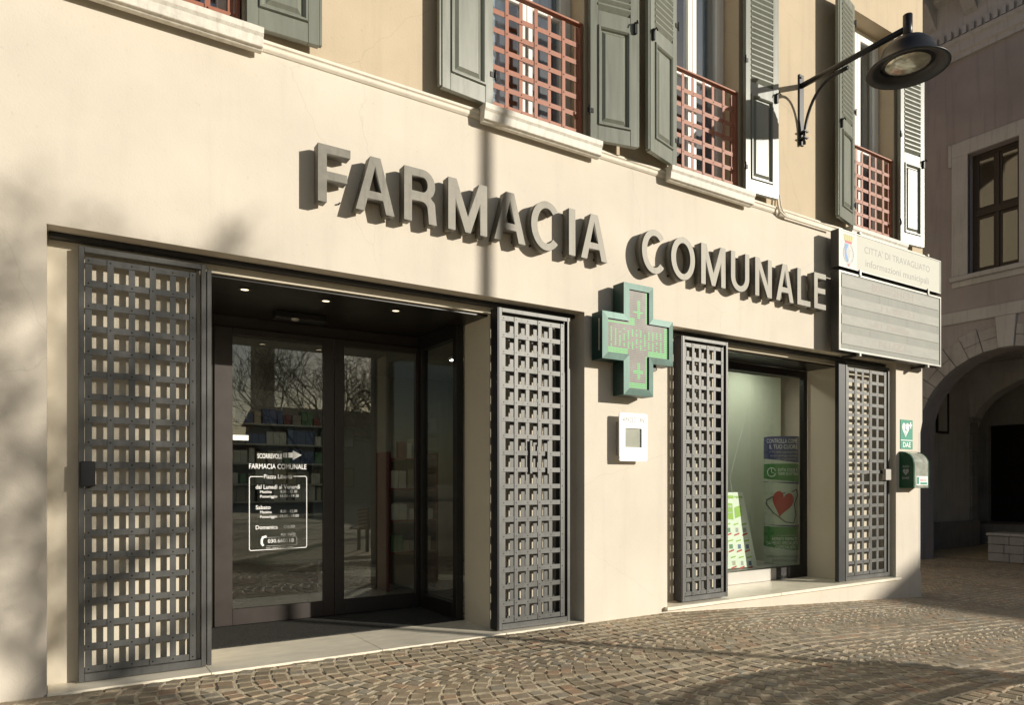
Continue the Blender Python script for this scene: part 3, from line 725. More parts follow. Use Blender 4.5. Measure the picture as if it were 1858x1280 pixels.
# mitre lines
part('wall_bracket', MB().box(4.28, 4.34, D-.036, D+.003, 2.1, 2.85).box(4.48, 4.54, D-.036, D+.003, 2.1, 2.85).box(4.62, 4.68, D-.12, D-.05, 2.235, 2.284), 'hardware', cr)
on, off = MB(), MB()
ds = .0165
def incross(x, z, q): return (cx[1]+q < x < cx[2]-q and cz[0]+q < z < cz[3]-q) or (cx[0]+q < x < cx[3]-q and cz[1]+q < z < cz[2]-q)
nx = int((cx[3]-cx[0])/ds); nz = int((cz[3]-cz[0])/ds)
for j in range(nz):
    for i in range(nx):
        x = cx[0]+(i+.5)*ds; z = cz[0]+(j+.5)*ds
        if not incross(x, z, .066): continue
        u, v = (x-4.408)/.36, (z-2.49)/.45
        lit = False
        edge = not incross(x+.05, z, .058) and x > 4.5 or (not incross(x, z-.055, .058) and z < 2.5) 
        dx_, dz_ = abs(x-4.408), z-2.49
        if edge: lit = True
        if dx_ < .015 and (abs(dz_-.27) < .075 or abs(dz_+.28) < .07): lit = True
        if dx_ < .055 and (abs(dz_-.25) < .012 or abs(dz_+.29) < .012): lit = True
        if abs(dz_) < .085 and (i % 3 == 0) and rnd.random() < .75: lit = True
        if 0 < dz_-.13 < .05 and x < 4.36: lit = True
        t = on if lit else off
        r = .0078
        t.quad((x-r, YC+.0028, z-r*.62), (x+r, YC+.0028, z-r*.62), (x+r, YC+.0028, z+r*.62), (x-r, YC+.0028, z+r*.62))
part('lit_leds', on, 'led_green', cr, stuff=True); part('dark_leds', off, 'led_off', cr, stuff=True)
part('type_plate', MB().quad((cx[0]-.0006, YC+.03, 2.36), (cx[0]-.0006, YC+.05, 2.36), (cx[0]-.0006, YC+.05, 2.64), (cx[0]-.0006, YC+.03, 2.64)), 'alu_grey', cr)
vm_ = MB()
for k in range(6):
    for zz, xx in ((cz[3]-.07-.035*k, cx[1]), (cz[0]+.06+.035*k, cx[1])):
        vm_.quad((xx-.0006, YC+.055, zz), (xx-.0006, YC+.063, zz), (xx-.0006, YC+.063, zz+.012), (xx-.0006, YC+.055, zz+.012))
part('vent_slots', vm_, 'hardware', cr)

# =================================================================== DUTY-ROTA DISPLAY
YD = 4.862
dx0, dz1 = WY(1124.2, 749, YD); dx1, _ = WY(1174.6, 749, YD); dz0 = WY(1124.2, 837, YD)[1]
dv = thing('duty_display', 'small white wall panel with a grey screen below the green cross', 'display', ((dx0+dx1)/2, D, dz0))
def rrect(x0, x1, z0, z1, r, n=5):
    p = []
    for cx_, cz_, a in ((x1-r, z0+r, -90), (x1-r, z1-r, 0), (x0+r, z1-r, 90), (x0+r, z0+r, 180)):
        p += [(cx_+r*math.cos(R(a+90*k/n)), cz_+r*math.sin(R(a+90*k/n))) for k in range(n+1)]
    return p
sx0, sz1 = WY(1134.5, 777, YD); sx1, sz0 = WY(1164.5, 813, YD)
mb = wall(MB(), dx0, dx1, dz0+.03, dz1-.03, [(sx0, sx1, sz0, sz1)], FY, YD, YD+.012)
mb.prism(rrect(dx0, dx1, dz1-.032, dz1+.0, .015), lambda u, v, d: (u, d, v), YD+.0002, YD+.0118)
mb.prism(rrect(dx0, dx1, dz0, dz0+.032, .015), lambda u, v, d: (u, d, v), YD+.0002, YD+.0118)
part('front_plate', mb, 'white_plastic', dv)
part('case', MB().box(dx0+.035, dx1-.035, YD+.03, D+.002, dz0+.05, dz1-.075), 'alu_grey', dv, bevel=.003)
part('screen', MB().box(sx0-.02, sx1+.02, YD+.0135, YD+.029, sz0-.02, sz1+.02), 'screen_grey', dv)
text_on('FARMACIE DI TURNO', dx0+.022, dx1-.02, dz1-.082, .045, YD-.0006, dv, 'ink_dark', bold=.0)
part('rule', MB().box(dx0+.02, dx1-.02, YD-.0008, YD-.0002, dz1-.094, dz1-.0915).box(dx0+.03, dx1-.02, YD-.0008, YD-.0002, dz0+.032, dz0+.0335), 'ink_grey', dv)

# =================================================================== MUNICIPAL SIGN
YS = 4.752; YSB = 4.852
mx0, mx1 = 7.405, 9.615
ms = thing('municipal_sign', 'cream municipal information board with crest and empty display rows at the building corner', 'sign', ((mx0+mx1)/2, D, 2.69))
top = part('header_case', MB().box(mx0, mx1, YS+.006, YSB, 3.645, 4.068), 'sign_side', ms)
low = part('display_case', MB().box(mx0, mx1, YS+.006, YSB, 2.70, 3.600), 'sign_side', ms)
crx = PX(1555, YS)
part('header_panel', MB().box(crx, mx1-.012, YS, YS+.0055, 3.655, 4.058), 'sign_cream', ms)
part('crest_panel', MB().box(mx0+.012, crx-.002, YS-.001, YS+.0055, 3.655, 4.058), 'sign_white', ms)
part('frame', wall(MB(), mx0, mx1, 3.645, 4.068, [(mx0+.012, mx1-.012, 3.655, 4.058)], FY, YS-.006, YS+.0065), 'sign_metal', ms)
part('frame', wall(MB(), mx0, mx1, 2.70, 3.600, [(mx0+.02, mx1-.02, 2.72, 3.58)], FY, YS-.008, YS+.0065), 'sign_metal', ms)
part('display_panel', MB().box(mx0+.02, mx1-.02, YS+.001, YS+.0055, 2.72, 3.58), 'sign_display', ms)
rows = [(3.42, 3.56), (3.21, 3.325), (3.00, 3.115), (2.775, 2.905)]
for a, b in rows:
    part('display_row', MB().box(mx0+.05, mx1-.05, YS-.004, YS+.0008, a, b), 'sign_display_row', ms, bevel=.002)
for (t, xa_, xb_), (a, b) in zip((('80HIP2HCH', 8.05, 8.95), ('11 8Z 21', 8.25, 8.98), ('81 Pmale', 8.1, 8.86), ('N1/Z1', 8.2, 8.78)), rows):
    text_on(t, xa_, xb_, a+.03, b-a-.05, YS-.0045, ms, 'ghost_text')
text_px("CITTA' DI TRAVAGLIATO", 1568.5, 1687, 459, 12, YS-.0006, ms, 'sign_text')
text_px("informazioni municipali", 1570.5, 1685, 483.5, 12.5, YS-.0006, ms, 'sign_text')
for fx in (7.80, 9.29):
    part('clamp', MB().box(fx-.02, fx+.02, YS-.02, YS-.007, 3.585, 3.66).box(fx-.02, fx+.02, YS-.018, YS+.02, 4.069, 4.10).box(fx-.02, fx+.02, YS-.018, YS+.02, 2.66, 2.699), 'sign_metal', ms, bevel=.004)
    part('bracket', MB().box(fx-.02, fx+.02, YSB-.002, D+.003, 3.2, 3.26).box(fx-.02, fx+.02, YSB-.002, D+.003, 3.8, 3.86).box(fx-.02, fx+.02, YS+.02, D+.003, 2.665, 2.695), 'sign_side', ms)
# crest
cc = (mx0+.012+crx)/2; y0 = YS-.0022
def flat(poly, m, name='crest', dy=0, parent=ms): return part(name, MB().quad(*[(x, y0-dy, z) for x, z in poly]), m, parent)
sw2 = .072
shield = [(cc-sw2,3.92),(cc-sw2,3.80)]+[(cc-sw2*math.cos(R(a)), 3.80-.085*math.sin(R(a))) for a in range(15,180,15)]+[(cc+sw2,3.80),(cc+sw2,3.92)]
part('crest', strip(MB(), shield, .004, y0-.0002, True), 'crest_grey', ms)
flat([p for p in shield if p[0] <= cc+.001]+[(cc, 3.92)], 'crest_blue', dy=.0001)
flat([(cc-.03,3.87),(cc-.045,3.83),(cc-.01,3.75),(cc+.005,3.735),(cc+.035,3.79),(cc+.045,3.87),(cc+.02,3.86),(cc+.005,3.89),(cc-.012,3.885)], 'crest_grey', dy=.0006)
flat([(cc-.06,3.93),(cc+.06,3.93),(cc+.07,3.955),(cc-.07,3.955)], 'crest_red', dy=.0003)
mb = MB()
for k in range(5):
    xx = cc-.064+k*.032; mb.quad((xx-.013,y0-.0003,3.956),(xx+.013,y0-.0003,3.956),(xx+.016+(k-2)*.006,y0-.0003,4.03),(xx+(k-2)*.007,y0-.0003,4.012),(xx-.016+(k-2)*.006,y0-.0003,4.03))
part('crest', mb, 'crest_gold', ms)
mb = MB()
for sgn in (-1, 1):
    for k in range(11):
        a = R(-75+14*k); xx = cc+sgn*(.098*math.cos(a)); zz = 3.81+.105*math.sin(a); dxx, dzz = -math.sin(a)*sgn, math.cos(a)
        mb.quad((xx-dxx*.012,y0-.0004,zz-dzz*.012),(xx+.008,y0-.0004,zz),(xx+dxx*.012,y0-.0004,zz+dzz*.012),(xx-.008,y0-.0004,zz))
part('crest', mb, 'crest_green', ms)
mb = MB()
for a in (200, 250, 290, 340): mb.quad((cc,y0-.0005,3.70),(cc+.035*math.cos(R(a)),y0-.0005,3.70+.035*math.sin(R(a))),(cc+.035*math.cos(R(a+18)),y0-.0005,3.70+.035*math.sin(R(a+18))))
part('crest', mb, 'crest_red', ms)

# =================================================================== DEFIBRILLATOR SIGN AND CABINET
Ya = D-.006
ax0, az1 = WY(1634, 761.5, Ya); ax1, _ = WY(1656, 761.5, Ya); az0 = az1-.375
ds_ = thing('defibrillator_sign', 'flat green DAE sign with a white heart above the defibrillator cabinet', 'sign', ((ax0+ax1)/2, D, az0))
part('plate', MB().box(ax0, ax1, Ya, D+.002, az0, az1), 'dae_green', ds_)
def heart(cx_, cz_, w_, h_, n=28):
    p = []
    for k in range(n):
        t = 2*math.pi*k/n; p.append((cx_+w_/2*(math.sin(t)**3), cz_+h_/29*(13*math.cos(t)-5*math.cos(2*t)-2*math.cos(3*t)-math.cos(4*t)+2.5)))
    return p
mb = MB(); aw = ax1-ax0
mb.quad(*[(x, Ya-.001, z) for x, z in heart(ax0+aw*.42, az1-.135, aw*.58, .19)])
mb.box(ax0+aw*.70, ax0+aw*.94, Ya-.0012, Ya-.0006, az1-.078, az1-.056).box(ax0+aw*.775, ax0+aw*.865, Ya-.0016, Ya-.0013, az1-.108, az1-.026)
mb.box(ax0+.004, ax1-.004, Ya-.0012, Ya-.0006, az0+.108, az0+.118)
part('pictogram', mb, 'ink_white', ds_)
part('pictogram', strip(MB(), [(ax0+aw*.44, az1-.07), (ax0+aw*.36, az1-.13), (ax0+aw*.48, az1-.125), (ax0+aw*.40, az1-.19)], .012, Ya-.0018), 'dae_green', ds_)
text_on('DAE', ax0+aw*.2, ax1-aw*.16, az0+.025, .062, Ya-.001, ds_, 'ink_white', bold=.015)
bx0, bx1 = 9.005, 9.372; bz0, bz1 = 1.135, 1.60; yb = 4.770
ad = thing('defibrillator_cabinet', 'green wall cabinet with clear rounded cover under the DAE sign', 'cabinet', ((bx0+bx1)/2, D, bz0))
def aprof(off):
    r = .165-off; return [(D-.02, bz0+off), (yb+off, bz0+off), (yb+off, bz1-.165)]+[(yb+.165-r*math.cos(R(a)), bz1-.165+r*math.sin(R(a))) for a in range(10, 91, 10)]+[(D-.02, bz1-off)]
part('body', MB().prism(aprof(0), lambda u, v, d: (d, u, v), bx0, bx0+.03), 'aed_green', ad, bevel=.004)
part('body', MB().prism(aprof(0), lambda u, v, d: (d, u, v), bx1-.012, bx1), 'aed_green', ad, bevel=.003)
part('back_plate', MB().box(bx0+.0, bx1, D-.0195, D+.002, bz0, bz1), 'aed_green', ad)
part('cover', MB().prism(aprof(.004), lambda u, v, d: (d, u, v), bx0+.0305, bx1-.0125), 'aed_clear', ad, smooth=False)
part('sticker', MB().box(bx0+.07, bx1-.03, yb+.0015, yb+.0035, bz0+.035, bz0+.15), 'ink_white', ad)
part('sticker', MB().box(bx0+.16, bx1-.045, yb+.0005, yb+.0012, bz0+.045, bz0+.072).box(bx0+.08, bx0+.13, yb+.0005, yb+.0012, bz0+.05, bz0+.14), 'dae_green', ad)
text_on('BOCCO', bx0+.16, bx1-.06, bz0+.085, .028, yb+.0008, ad, 'ink_red', bold=.02)
part('sticker', MB().box(bx0+.2, bx1-.06, yb+.0008, yb+.0012, bz0+.122, bz0+.128).box(bx0+.19, bx1-.05, yb+.0008, yb+.0012, bz0+.134, bz0+.138), 'ink_grey', ad)
# print on the green cheek, which faces left
def cheek_text(body, ya, yb_, zb, h):
    me = text_mesh(body, .012); xs_ = [v.co.x for v in me.vertices]; a, b = min(xs_), max(xs_); ox, oy, oz = org(ad)
    for v in me.vertices: v.co = (bx0-.0008-ox, ya+(v.co.x-a)/(b-a)*(yb_-ya)-oy, zb+v.co.y/text_cap()*h-oz)
    me.materials.append(MATS['ink_grey']); link('lettering', me, ad)
cheek_text('AED', D-.04, D-.125, 1.395, .026); cheek_text('DAE', D-.04, D-.125, 1.25, .026)
part('pictogram', MB().quad(*[(bx0-.0008, y, z) for y, z in heart(D-.083, 1.335, .075, .085)]), 'ink_grey', ad)
part('pictogram', MB().quad(*[(bx0-.0014, y, z) for y, z in ((D-.078,1.37),(D-.09,1.335),(D-.08,1.338),(D-.092,1.30),(D-.074,1.345),(D-.084,1.342))]), 'aed_green', ad)

# =================================================================== STREET LAMP ON THE WALL
LX = 7.0; LY = 3.765; LZ = 5.635
lp = thing('wall_street_lamp', 'black wall lamp with a wide bell shade on a long bracket arm', 'street lamp', (LX, D, 4.95))
part('wall_plate', MB().box(LX-.04, LX+.04, D-.014, D+.008, 4.97, 5.76), 'lamp_black', lp, bevel=.003)
part('arm', MB().tube([(LX, D-.012, LZ), (LX, LY+.02, LZ+.015)], .030, 12), 'lamp_black', lp, smooth=True)
part('bolts', MB().tube([(LX-.02, D-.012, 5.72), (LX-.02, D-.025, 5.72)], .012, 6).tube([(LX+.02, D-.012, 5.05), (LX+.02, D-.025, 5.05)], .012, 6), 'hardware', lp)
crv = []
for k in range(13):
    a = R(90*k/12); crv.append((LX, D-.045-.36*(1-math.cos(a)), 5.02+.545*math.sin(a)))
part('brace', MB().tube([(LX, D-.045, 4.97)]+crv+[(LX, D-.55, 5.565)], .016, 8), 'lamp_black', lp, smooth=True)
part('brace_clamp', MB().tube([(LX, D-.40, 5.572), (LX, D-.56, 5.572)], .022, 10), 'lamp_black', lp, smooth=True)
part('brace_clamp', MB().box(LX-.035, LX+.035, D-.075, D-.012, 5.03, 5.045).box(LX-.035, LX+.035, D-.075, D-.012, 5.10, 5.115), 'lamp_black', lp)
part('stem', MB().tube([(LX, LY, 5.53), (LX, LY, 5.775)], .043, 16), 'lamp_black', lp, smooth=True)
RR = .365
sh = part('shade', MB().lathe([(.001,.305),(.05,.30),(.12,.285),(.175,.255),(.205,.215),(.225,.20),(.24,.16),(.27,.10),(.31,.045),(RR,.012),(RR+.004,.002),(RR-.006,-.004),(.29,.03),(.24,.05),(.235,.075)], (LX, LY, 5.245), 48), 'lamp_black', lp, smooth=True)
part('reflector_ring', MB().lathe([(.236,.068),(.20,.058),(.198,.05)], (LX, LY, 5.245), 48), 'lamp_black', lp, smooth=True)
part('lens', MB().lathe([(.199,.051),(.17,.034),(.11,.02),(.05,.013),(.001,.012)], (LX, LY, 5.245), 40), 'lamp_lens', lp, smooth=True)
part('shade_clip', MB().tube([(LX-.30, LY-.05, 5.27), (LX-.27, LY-.13, 5.275), (LX-.2, LY-.2, 5.28)], .005, 6), 'steel', lp)

# =================================================================== SHOP INTERIOR
part('shop_floor', MB().box(XL, 9.26, DD+.061, 14.69, -.5, -.025), 'shop_floor', B)
part('shop_floor', MB().box(3.09, 9.26, DW+.08, DD+.06, -.5, -.025), 'shop_floor', B)
part('shop_ceiling', MB().box(XL, 9.26, DD+.41, 14.69, 2.9, 2.98), 'shop_wall', B)
part('shop_ceiling', MB().box(3.09, 9.26, DW+.08, DD+.409, 2.9, 2.98), 'shop_wall', B)
for lx, ly, g_ in ((7.15, 6.15, 'display'), (8.1, 6.2, 'display'), (7.0, 7.9, 'ceiling'), (2.1, 7.9, 'ceiling'), (3.3, 7.0, 'ceiling'), (1.6, 9.6, 'ceiling'), (4.6, 8.6, 'ceiling')):  # lamps added to brighten the shop and its window display
    o = part('added_ceiling_lamp', MB().lathe([(.11, .0), (.11, -.02), (.092, -.022), (.09, -.006)], (lx, ly, 2.8995), 20), 'white_frame', B)
    part('diffuser', MB().lathe([(.0005, 0), (.09, 0)], (lx, ly, 2.888), 20), g_+'_lamp_glow', o)
part('partition', MB().box(XL, 9.26, 10.6, 10.7, -.024, 2.899), 'shop_wall', B)
part('partition', MB().box(.5, .855, DW+.001, DD+.06, -.5, 2.9).box(.5, .56, DD+.06, 10.59, -.024, 2.899), 'shop_wall', B)
# rack behind the left pane
def rack(x0, x1, y0, y1, zs, z1, m, label, base=0):
    t = thing('shelf_unit', label, 'shelf unit', ((x0+x1)/2, y0, -.025))
    for xx in (x0, x1-.03): part('upright', MB().box(xx, xx+.03, y0, y1, -.025, z1), m, t, bevel=.002)
    part('back_board', MB().box(x0, x1, y1+.001, y1+.012, -.025, z1), 'shop_wall', t)
    for z in zs: part('shelf', MB().box(x0+.031, x1-.031, y0, y1-.001, z-.02, z), m, t, bevel=.002)
    return t
PK = ['pack_white', 'pack_cream', 'pack_cream', 'pack_grey', 'pack_grey', 'pack_white', 'pack_cream', 'pack_green', 'pack_grey', 'pack_blue', 'pack_white', 'pack_red']
mat('pack_grey', (.30, .29, .26), .5)
pack_me = {}
for m in set(PK): pack_me[m] = MB().box(-.5, .5, 0, 1, 0, 1).box(-.51, .51, -.012, 0, .55, .8).mesh('product_box', m, bevel=.01)
def fill(x0, x1, y0, dep, zs, label, group, hmax, pick=PK, gap=.25):
    for zi, z in enumerate(zs):
        x = x0+.05
        while x < x1-.12:
            w_ = rnd.uniform(.05, .11); h_ = rnd.uniform(.45, 1)*hmax; n_ = rnd.choice((1, 2, 3)); m = rnd.choice(pick)
            for _ in range(n_):
                if x+w_ > x1-.04: break
                o = link('product_box', pack_me[m], None, (x+w_/2, y0+.03, z+.001)); o.scale = (w_*.94, dep*.5, h_)
                tag(o, label % (m[5:], ('lowest', 'second', 'third', 'fourth', 'top')[zi]), 'box', group); x += w_
            x += rnd.uniform(0, gap)*.12
zs1 = [.98, 1.19, 1.44, 1.67, 1.91]
rack(1.62, 2.86, 8.75, 9.1, zs1, 2.35, 'shelf_grey', 'pale grey shelf unit of boxes behind the left door pane')
fill(1.62, 2.86, 8.75, .33, zs1, 'small %s pharmacy box on the %s shelf behind the left door pane', 'boxes on the grey shelf unit', .19)
ck = thing('shop_counter', 'low pale counter with grooved front seen through the lower left door pane', 'counter', (2.3, 8.2, -.025))
part('body', MB().box(1.88, 2.72, 8.2, 8.6, .28, .80), 'cabinet', ck, bevel=.004)
part('groove_lines', MB().box(1.885, 2.715, 8.196, 8.199, .42, .425).box(1.885, 2.715, 8.196, 8.199, .54, .545).box(1.885, 2.715, 8.196, 8.199, .66, .665), 'ink_dark', ck)
part('top', MB().box(1.86, 2.74, 8.18, 8.62, .801, .83), 'shelf_grey', ck, bevel=.004)
for xx in (1.95, 2.6): part('leg', MB().box(xx, xx+.05, 8.3, 8.35, -.025, .28), 'shelf_grey', ck)
zs2 = [.42, .78, 1.14, 1.48]
rack(3.12, 3.75, 7.45, 7.8, zs2, 1.55, 'shelf_red', 'dark red display shelf of products behind the right door pane')
fill(3.12, 3.75, 7.45, .33, zs2, 'small %s product on the %s red shelf behind the right door pane', 'products on the red shelf', .26, gap=.35)
zs3 = [.6, .9, 1.2, 1.5, 1.8]
rack(6.5, 7.35, 6.9, 7.2, zs3, 2.2, 'shelf_grey', 'white shelf unit of boxes behind the shop window')
fill(6.5, 7.35, 6.9, .28, zs3, 'small %s box on the %s white shelf behind the shop window', 'boxes behind the shop window', .22, ['pack_white', 'pack_cream', 'pack_green'])
dp = thing('display_backdrop', 'pale green display backdrop panel behind the striped window totem', 'panel', (8.3, 6.72, -.025))
part('panel', MB().box(7.42, 9.0, 6.70, 6.74, -.025, 2.75), 'ghost_panel', dp)
part('edge_trim', MB().box(7.40, 7.419, 6.69, 6.75, -.025, 2.75), 'alu_grey', dp)
part('display_plinth', MB().box(6.02, 8.0, DW+.075, 6.45, -.025, .15), 'alu_grey', B, bevel=.004)
# totem: a round column; its print is wrapped on the side that faces the square
tcy = 5.96; tcx = PX(1417.5, tcy); tr = .217
TZ0, TZ1 = .155, WY(1418, 792, 5.83)[1]
tt = thing('window_totem', 'tall cylindrical health poster with a red heart standing in the shop window', 'poster stand', (tcx, tcy, TZ0))
PHI = math.atan2(-tcy, -tcx)
def cyl(z0, z1, m, r=None, wav=0, name='band'):
    r = r or tr; mb = MB(); n = 48
    dz = lambda t: wav*math.sin(t-PHI)
    P_ = lambda t, z: (tcx+r*math.cos(t), tcy+r*math.sin(t), z)
    for k in range(n):
        a, b = 2*math.pi*k/n, 2*math.pi*(k+1)/n
        mb.quad(P_(a, z0+dz(a)), P_(b, z0+dz(b)), P_(b, z1), P_(a, z1))
    return part(name, mb, m, tt, smooth=True)
H_ = TZ1-TZ0
cyl(TZ0, TZ1, 'totem_pale', tr-.001, name='body')
part('cap', MB().lathe([(.001, 0), (tr-.002, 0)], (tcx, tcy, TZ1-.003), 48), 'totem_blue', tt)
cyl(TZ1-H_*.19, TZ1, 'totem_blue', tr+.001, -.03); cyl(TZ1-H_*.345, TZ1-H_*.215, 'totem_green', tr+.0015, -.025); cyl(TZ0+H_*.12, TZ0+H_*.29, 'totem_green', tr+.001, -.025)
cyl(TZ1-H_*.365, TZ1-H_*.358, 'totem_blue', tr+.001, -.02); cyl(TZ0+H_*.297, TZ0+H_*.305, 'totem_blue', tr+.001, -.015)
def wrap(px, py, e=.003):                            # a pixel of the photo on the column's near side
    q = max(-.985, min(.985, (px-1417.5)/33)); a = PHI+math.asin(q)
    X, Y = tcx+(tr+e)*math.cos(a), tcy+(tr+e)*math.sin(a)
    return X, Y, CH-(py-HY)/F*(X*SN+Y*CS)
def totem_part(me_or_mb, name, m):
    me_ = me_or_mb if not isinstance(me_or_mb, MB) else None
    ox, oy, oz = org(tt)
    if me_ is None: return part(name, me_or_mb, m, tt)
    for v in me_.vertices: v.co = (v.co.x-ox, v.co.y-oy, v.co.z-oz)
    me_.materials.append(MATS[m]); return link(name, me_, tt)
for body, l, r_, yb_, hp_, m in (('CONTROLLA COME', 1391, 1447, 804.5, 7.5, 'ink_white'), ('IL TUO CUORE', 1396, 1447, 815, 7.5, 'ink_white'), ('il 4% della popolazione', 1396, 1446, 822.5, 4, 'ink_grey'), ('ha una patologia cardiaca', 1398, 1446, 829, 4, 'ink_grey'), ('non riconosciuta', 1410, 1444, 835, 4, 'ink_grey'),
        ('EVITA CODE E', 1412, 1447, 856, 5.5, 'ink_white'), ('TEMPI DI ATTESA', 1412, 1448, 863, 5.5, 'ink_white'), ('in telemedicina', 1410, 1443, 974, 4, 'ink_grey'), ('REFERTI FIRMATI', 1401, 1446, 981.5, 5.5, 'ink_white'), ('DA MEDICI SPECIALISTI', 1391, 1447, 989, 5.5, 'ink_white'), ('OSPEDALIERI', 1407, 1443, 996.5, 5.5, 'ink_white'),
        ('CAMPAGNA DI PREVENZIONE', 1389, 1447, 1013, 4.6, 'ink_dark'), ('CARDIOVASCOLARE', 1401, 1445, 1020, 4.6, 'ink_dark')):
    me = text_mesh(body); xs_ = [v.co.x for v in me.vertices]; a, b = min(xs_), max(xs_)
    for v in me.vertices: v.co = wrap(l+(v.co.x-a)/(b-a)*(r_-l), yb_-v.co.y/text_cap()*hp_)
    totem_part(me, 'lettering', m)
def conc(pts, m, e=.004, wd=None, closed=False, name='pictogram'):
    mb = MB()
    if wd:
        dense = []
        for p, q in zip(pts[:-1], pts[1:]):
            k_ = max(1, int(math.hypot(q[0]-p[0], q[1]-p[1])/3)); dense += [(p[0]+(q[0]-p[0])*j/k_, p[1]+(q[1]-p[1])*j/k_) for j in range(k_)]
        strip(mb, dense+[pts[-1]], wd, 0, closed)
    else:
        cx_, cy_ = sum(p[0] for p in pts)/len(pts), sum(p[1] for p in pts)/len(pts)
        n_ = len(pts); lp = lambda k, t: (cx_+(pts[k % n_][0]-cx_)*t, 0, cy_+(pts[k % n_][1]-cy_)*t)
        for k in range(n_):
            for j in range(6): mb.quad(lp(k, j/6+.0001), lp(k, (j+1)/6), lp(k+1, (j+1)/6), lp(k+1, j/6+.0001))
    mb.v = [wrap(x, z, e+y*.1) for x, y, z in mb.v]; part(name, mb, m, tt)
rot_ = lambda p, a: (1419+(p[0]-1419)*math.cos(a)-(p[1]-917)*math.sin(a), 917+(p[0]-1419)*math.sin(a)+(p[1]-917)*math.cos(a))
conc([rot_((x, 2*917-z), .22) for x, z in heart(1419, 917, 38, 48)], 'heart_red', .007)
conc([(1437, 893), (1445, 889), (1447, 900), (1441, 915), (1444, 935), (1440, 950), (1425, 948), (1402, 930), (1390, 915), (1391, 908), (1404, 901), (1424, 895)], 'ink_dark', .004, 1.7)
conc([(1400+7.5*math.cos(R(a)), 857.5-8*math.sin(R(a))) for a in range(20, 350, 20)], 'ink_white', .004, 1.3)
conc([(1400, 851), (1400, 857.5), (1404, 859)], 'ink_white', .0045, 1.2)
# leaning price poster
py0 = 5.80
pp = thing('promotion_poster', 'white and lime green promotion poster leaning inside the shop window', 'poster', (6.7, py0, .155))
zt = WY(1357, 894, py0)[1]
pl = [(6.55, .165), (PX(1374, py0), .165), (PX(1357.5, py0), zt), (6.50, zt)]
def pz(x, z, e=0): return (x, py0+(z-.165)*.09-e, z)
part('board', MB().prism(pl, lambda u, v, d: pz(u, v, d), 0, -.008), 'poster_white', pp)
def prect(px0, px1, y0_, y1_, m, e=.0015, sk=0):
    (xa_, za_), (xb_, zb_) = WY(px0, y1_, py0), WY(px1, y1_, py0); zc_ = WY(px0, y0_, py0)[1]
    part('print', MB().quad(pz(xa_,za_,e), pz(xb_,za_+sk,e), pz(xb_,zc_+sk,e), pz(xa_,zc_,e)), m, pp)
def ptext(body, l, r_, yb_, h, m, bold=0):
    o = text_px(body, l, r_, yb_, h, py0, pp, m, name='print', bold=bold); oy = org(pp)[1]; oz = org(pp)[2]
    for v in o.data.vertices: v.co.y = pz(0, v.co.z+oz, .003)[1]-oy
prect(1318, 1340, 900, 906, 'poster_green'); ptext('+bene', 1341, 1356, 905, 5, 'poster_green', .02)
prect(1318, 1337, 912, 942, 'poster_green', sk=-.02); prect(1340, 1352, 922, 942, 'poster_green', sk=.03)
ptext('+bene', 1322, 1335, 922, 5, 'ink_white', .02); ptext('Opinioni', 1322, 1336, 933, 4, 'ink_white')
for ry in range(3):
    yy = 952+30*ry
    for cxk in range(3):
        xx = 1322+14.5*cxk+ry*2.5
        prect(xx, xx+9, yy, yy+2.5, 'poster_green', sk=.012)
        prect(xx+1+3*rnd.random(), xx+8, yy+7, yy+15, rnd.choice(('pack_blue', 'pack_green', 'ink_grey', 'pack_cream')))
        prect(xx, xx+9.5, yy+19, yy+22, 'ink_red', sk=.02)
# hanging wire strut in the window
single('support_wire', MB().tube([(PX(1329, 5.79), 5.79, 1.08), (PX(1324, 5.79), 5.79, 1.27), (PX(1358, 5.79), 5.79, 2.13)], .0022, 6), 'white_frame', (6.62, 5.8, 1.05), 'thin pale wire slanting behind the shop window glass', 'wire')

# =================================================================== TOWN HALL ACROSS THE SIDE STREET
XR = 14.3; ZG = -.32; AC, AR, AZ = 5.93, 1.54, 2.10
T = thing('town_hall', 'shaded mauve stucco building with a stone arch and framed window beyond the corner', 'building', (XR, 8, ZG))
arch = [(AC+AR*math.cos(R(a)), AZ+AR*math.sin(R(a))) for a in range(0, 181, 6)]
mb = MB(); TH = .55; ZA = 4.05
def slab(poly): mb.prism(poly, lambda u, v, d: (d, u, v), XR, XR+TH)
YN, YE = 3.2, 24
slab([(YN, -.6), (AC-AR, -.6), (AC-AR, AZ), (AC-AR, ZA), (YN, ZA)])
slab([(AC+AR, -.6), (YE, -.6), (YE, ZA), (AC+AR, ZA), (AC+AR, AZ)])
for k in range(len(arch)-1):
    (y1, z1), (y0_, z0_) = arch[k], arch[k+1]; slab([(y0_, z0_), (y1, z1), (y1, ZA), (y0_, ZA)])
part('lower_wall', mb, 'town_stucco', T)
WY0, WY1, WZ0, WZ1 = 5.73, 6.57, 5.08, 7.33
me = wall(MB(), YN, YE, 4.051, 9.16, [(WY0, WY1, WZ0, WZ1), (9.2, 10.5, WZ0, WZ1)], FX, XR, XR+TH).mesh('upper_wall', 'town_stucco', org(T)); weld(me); link('upper_wall', me, T)
part('string_course', MB().box(XR-.05, XR+.1, YN, YE, 4.20, 4.42), 'town_trim', T, bevel=.008)
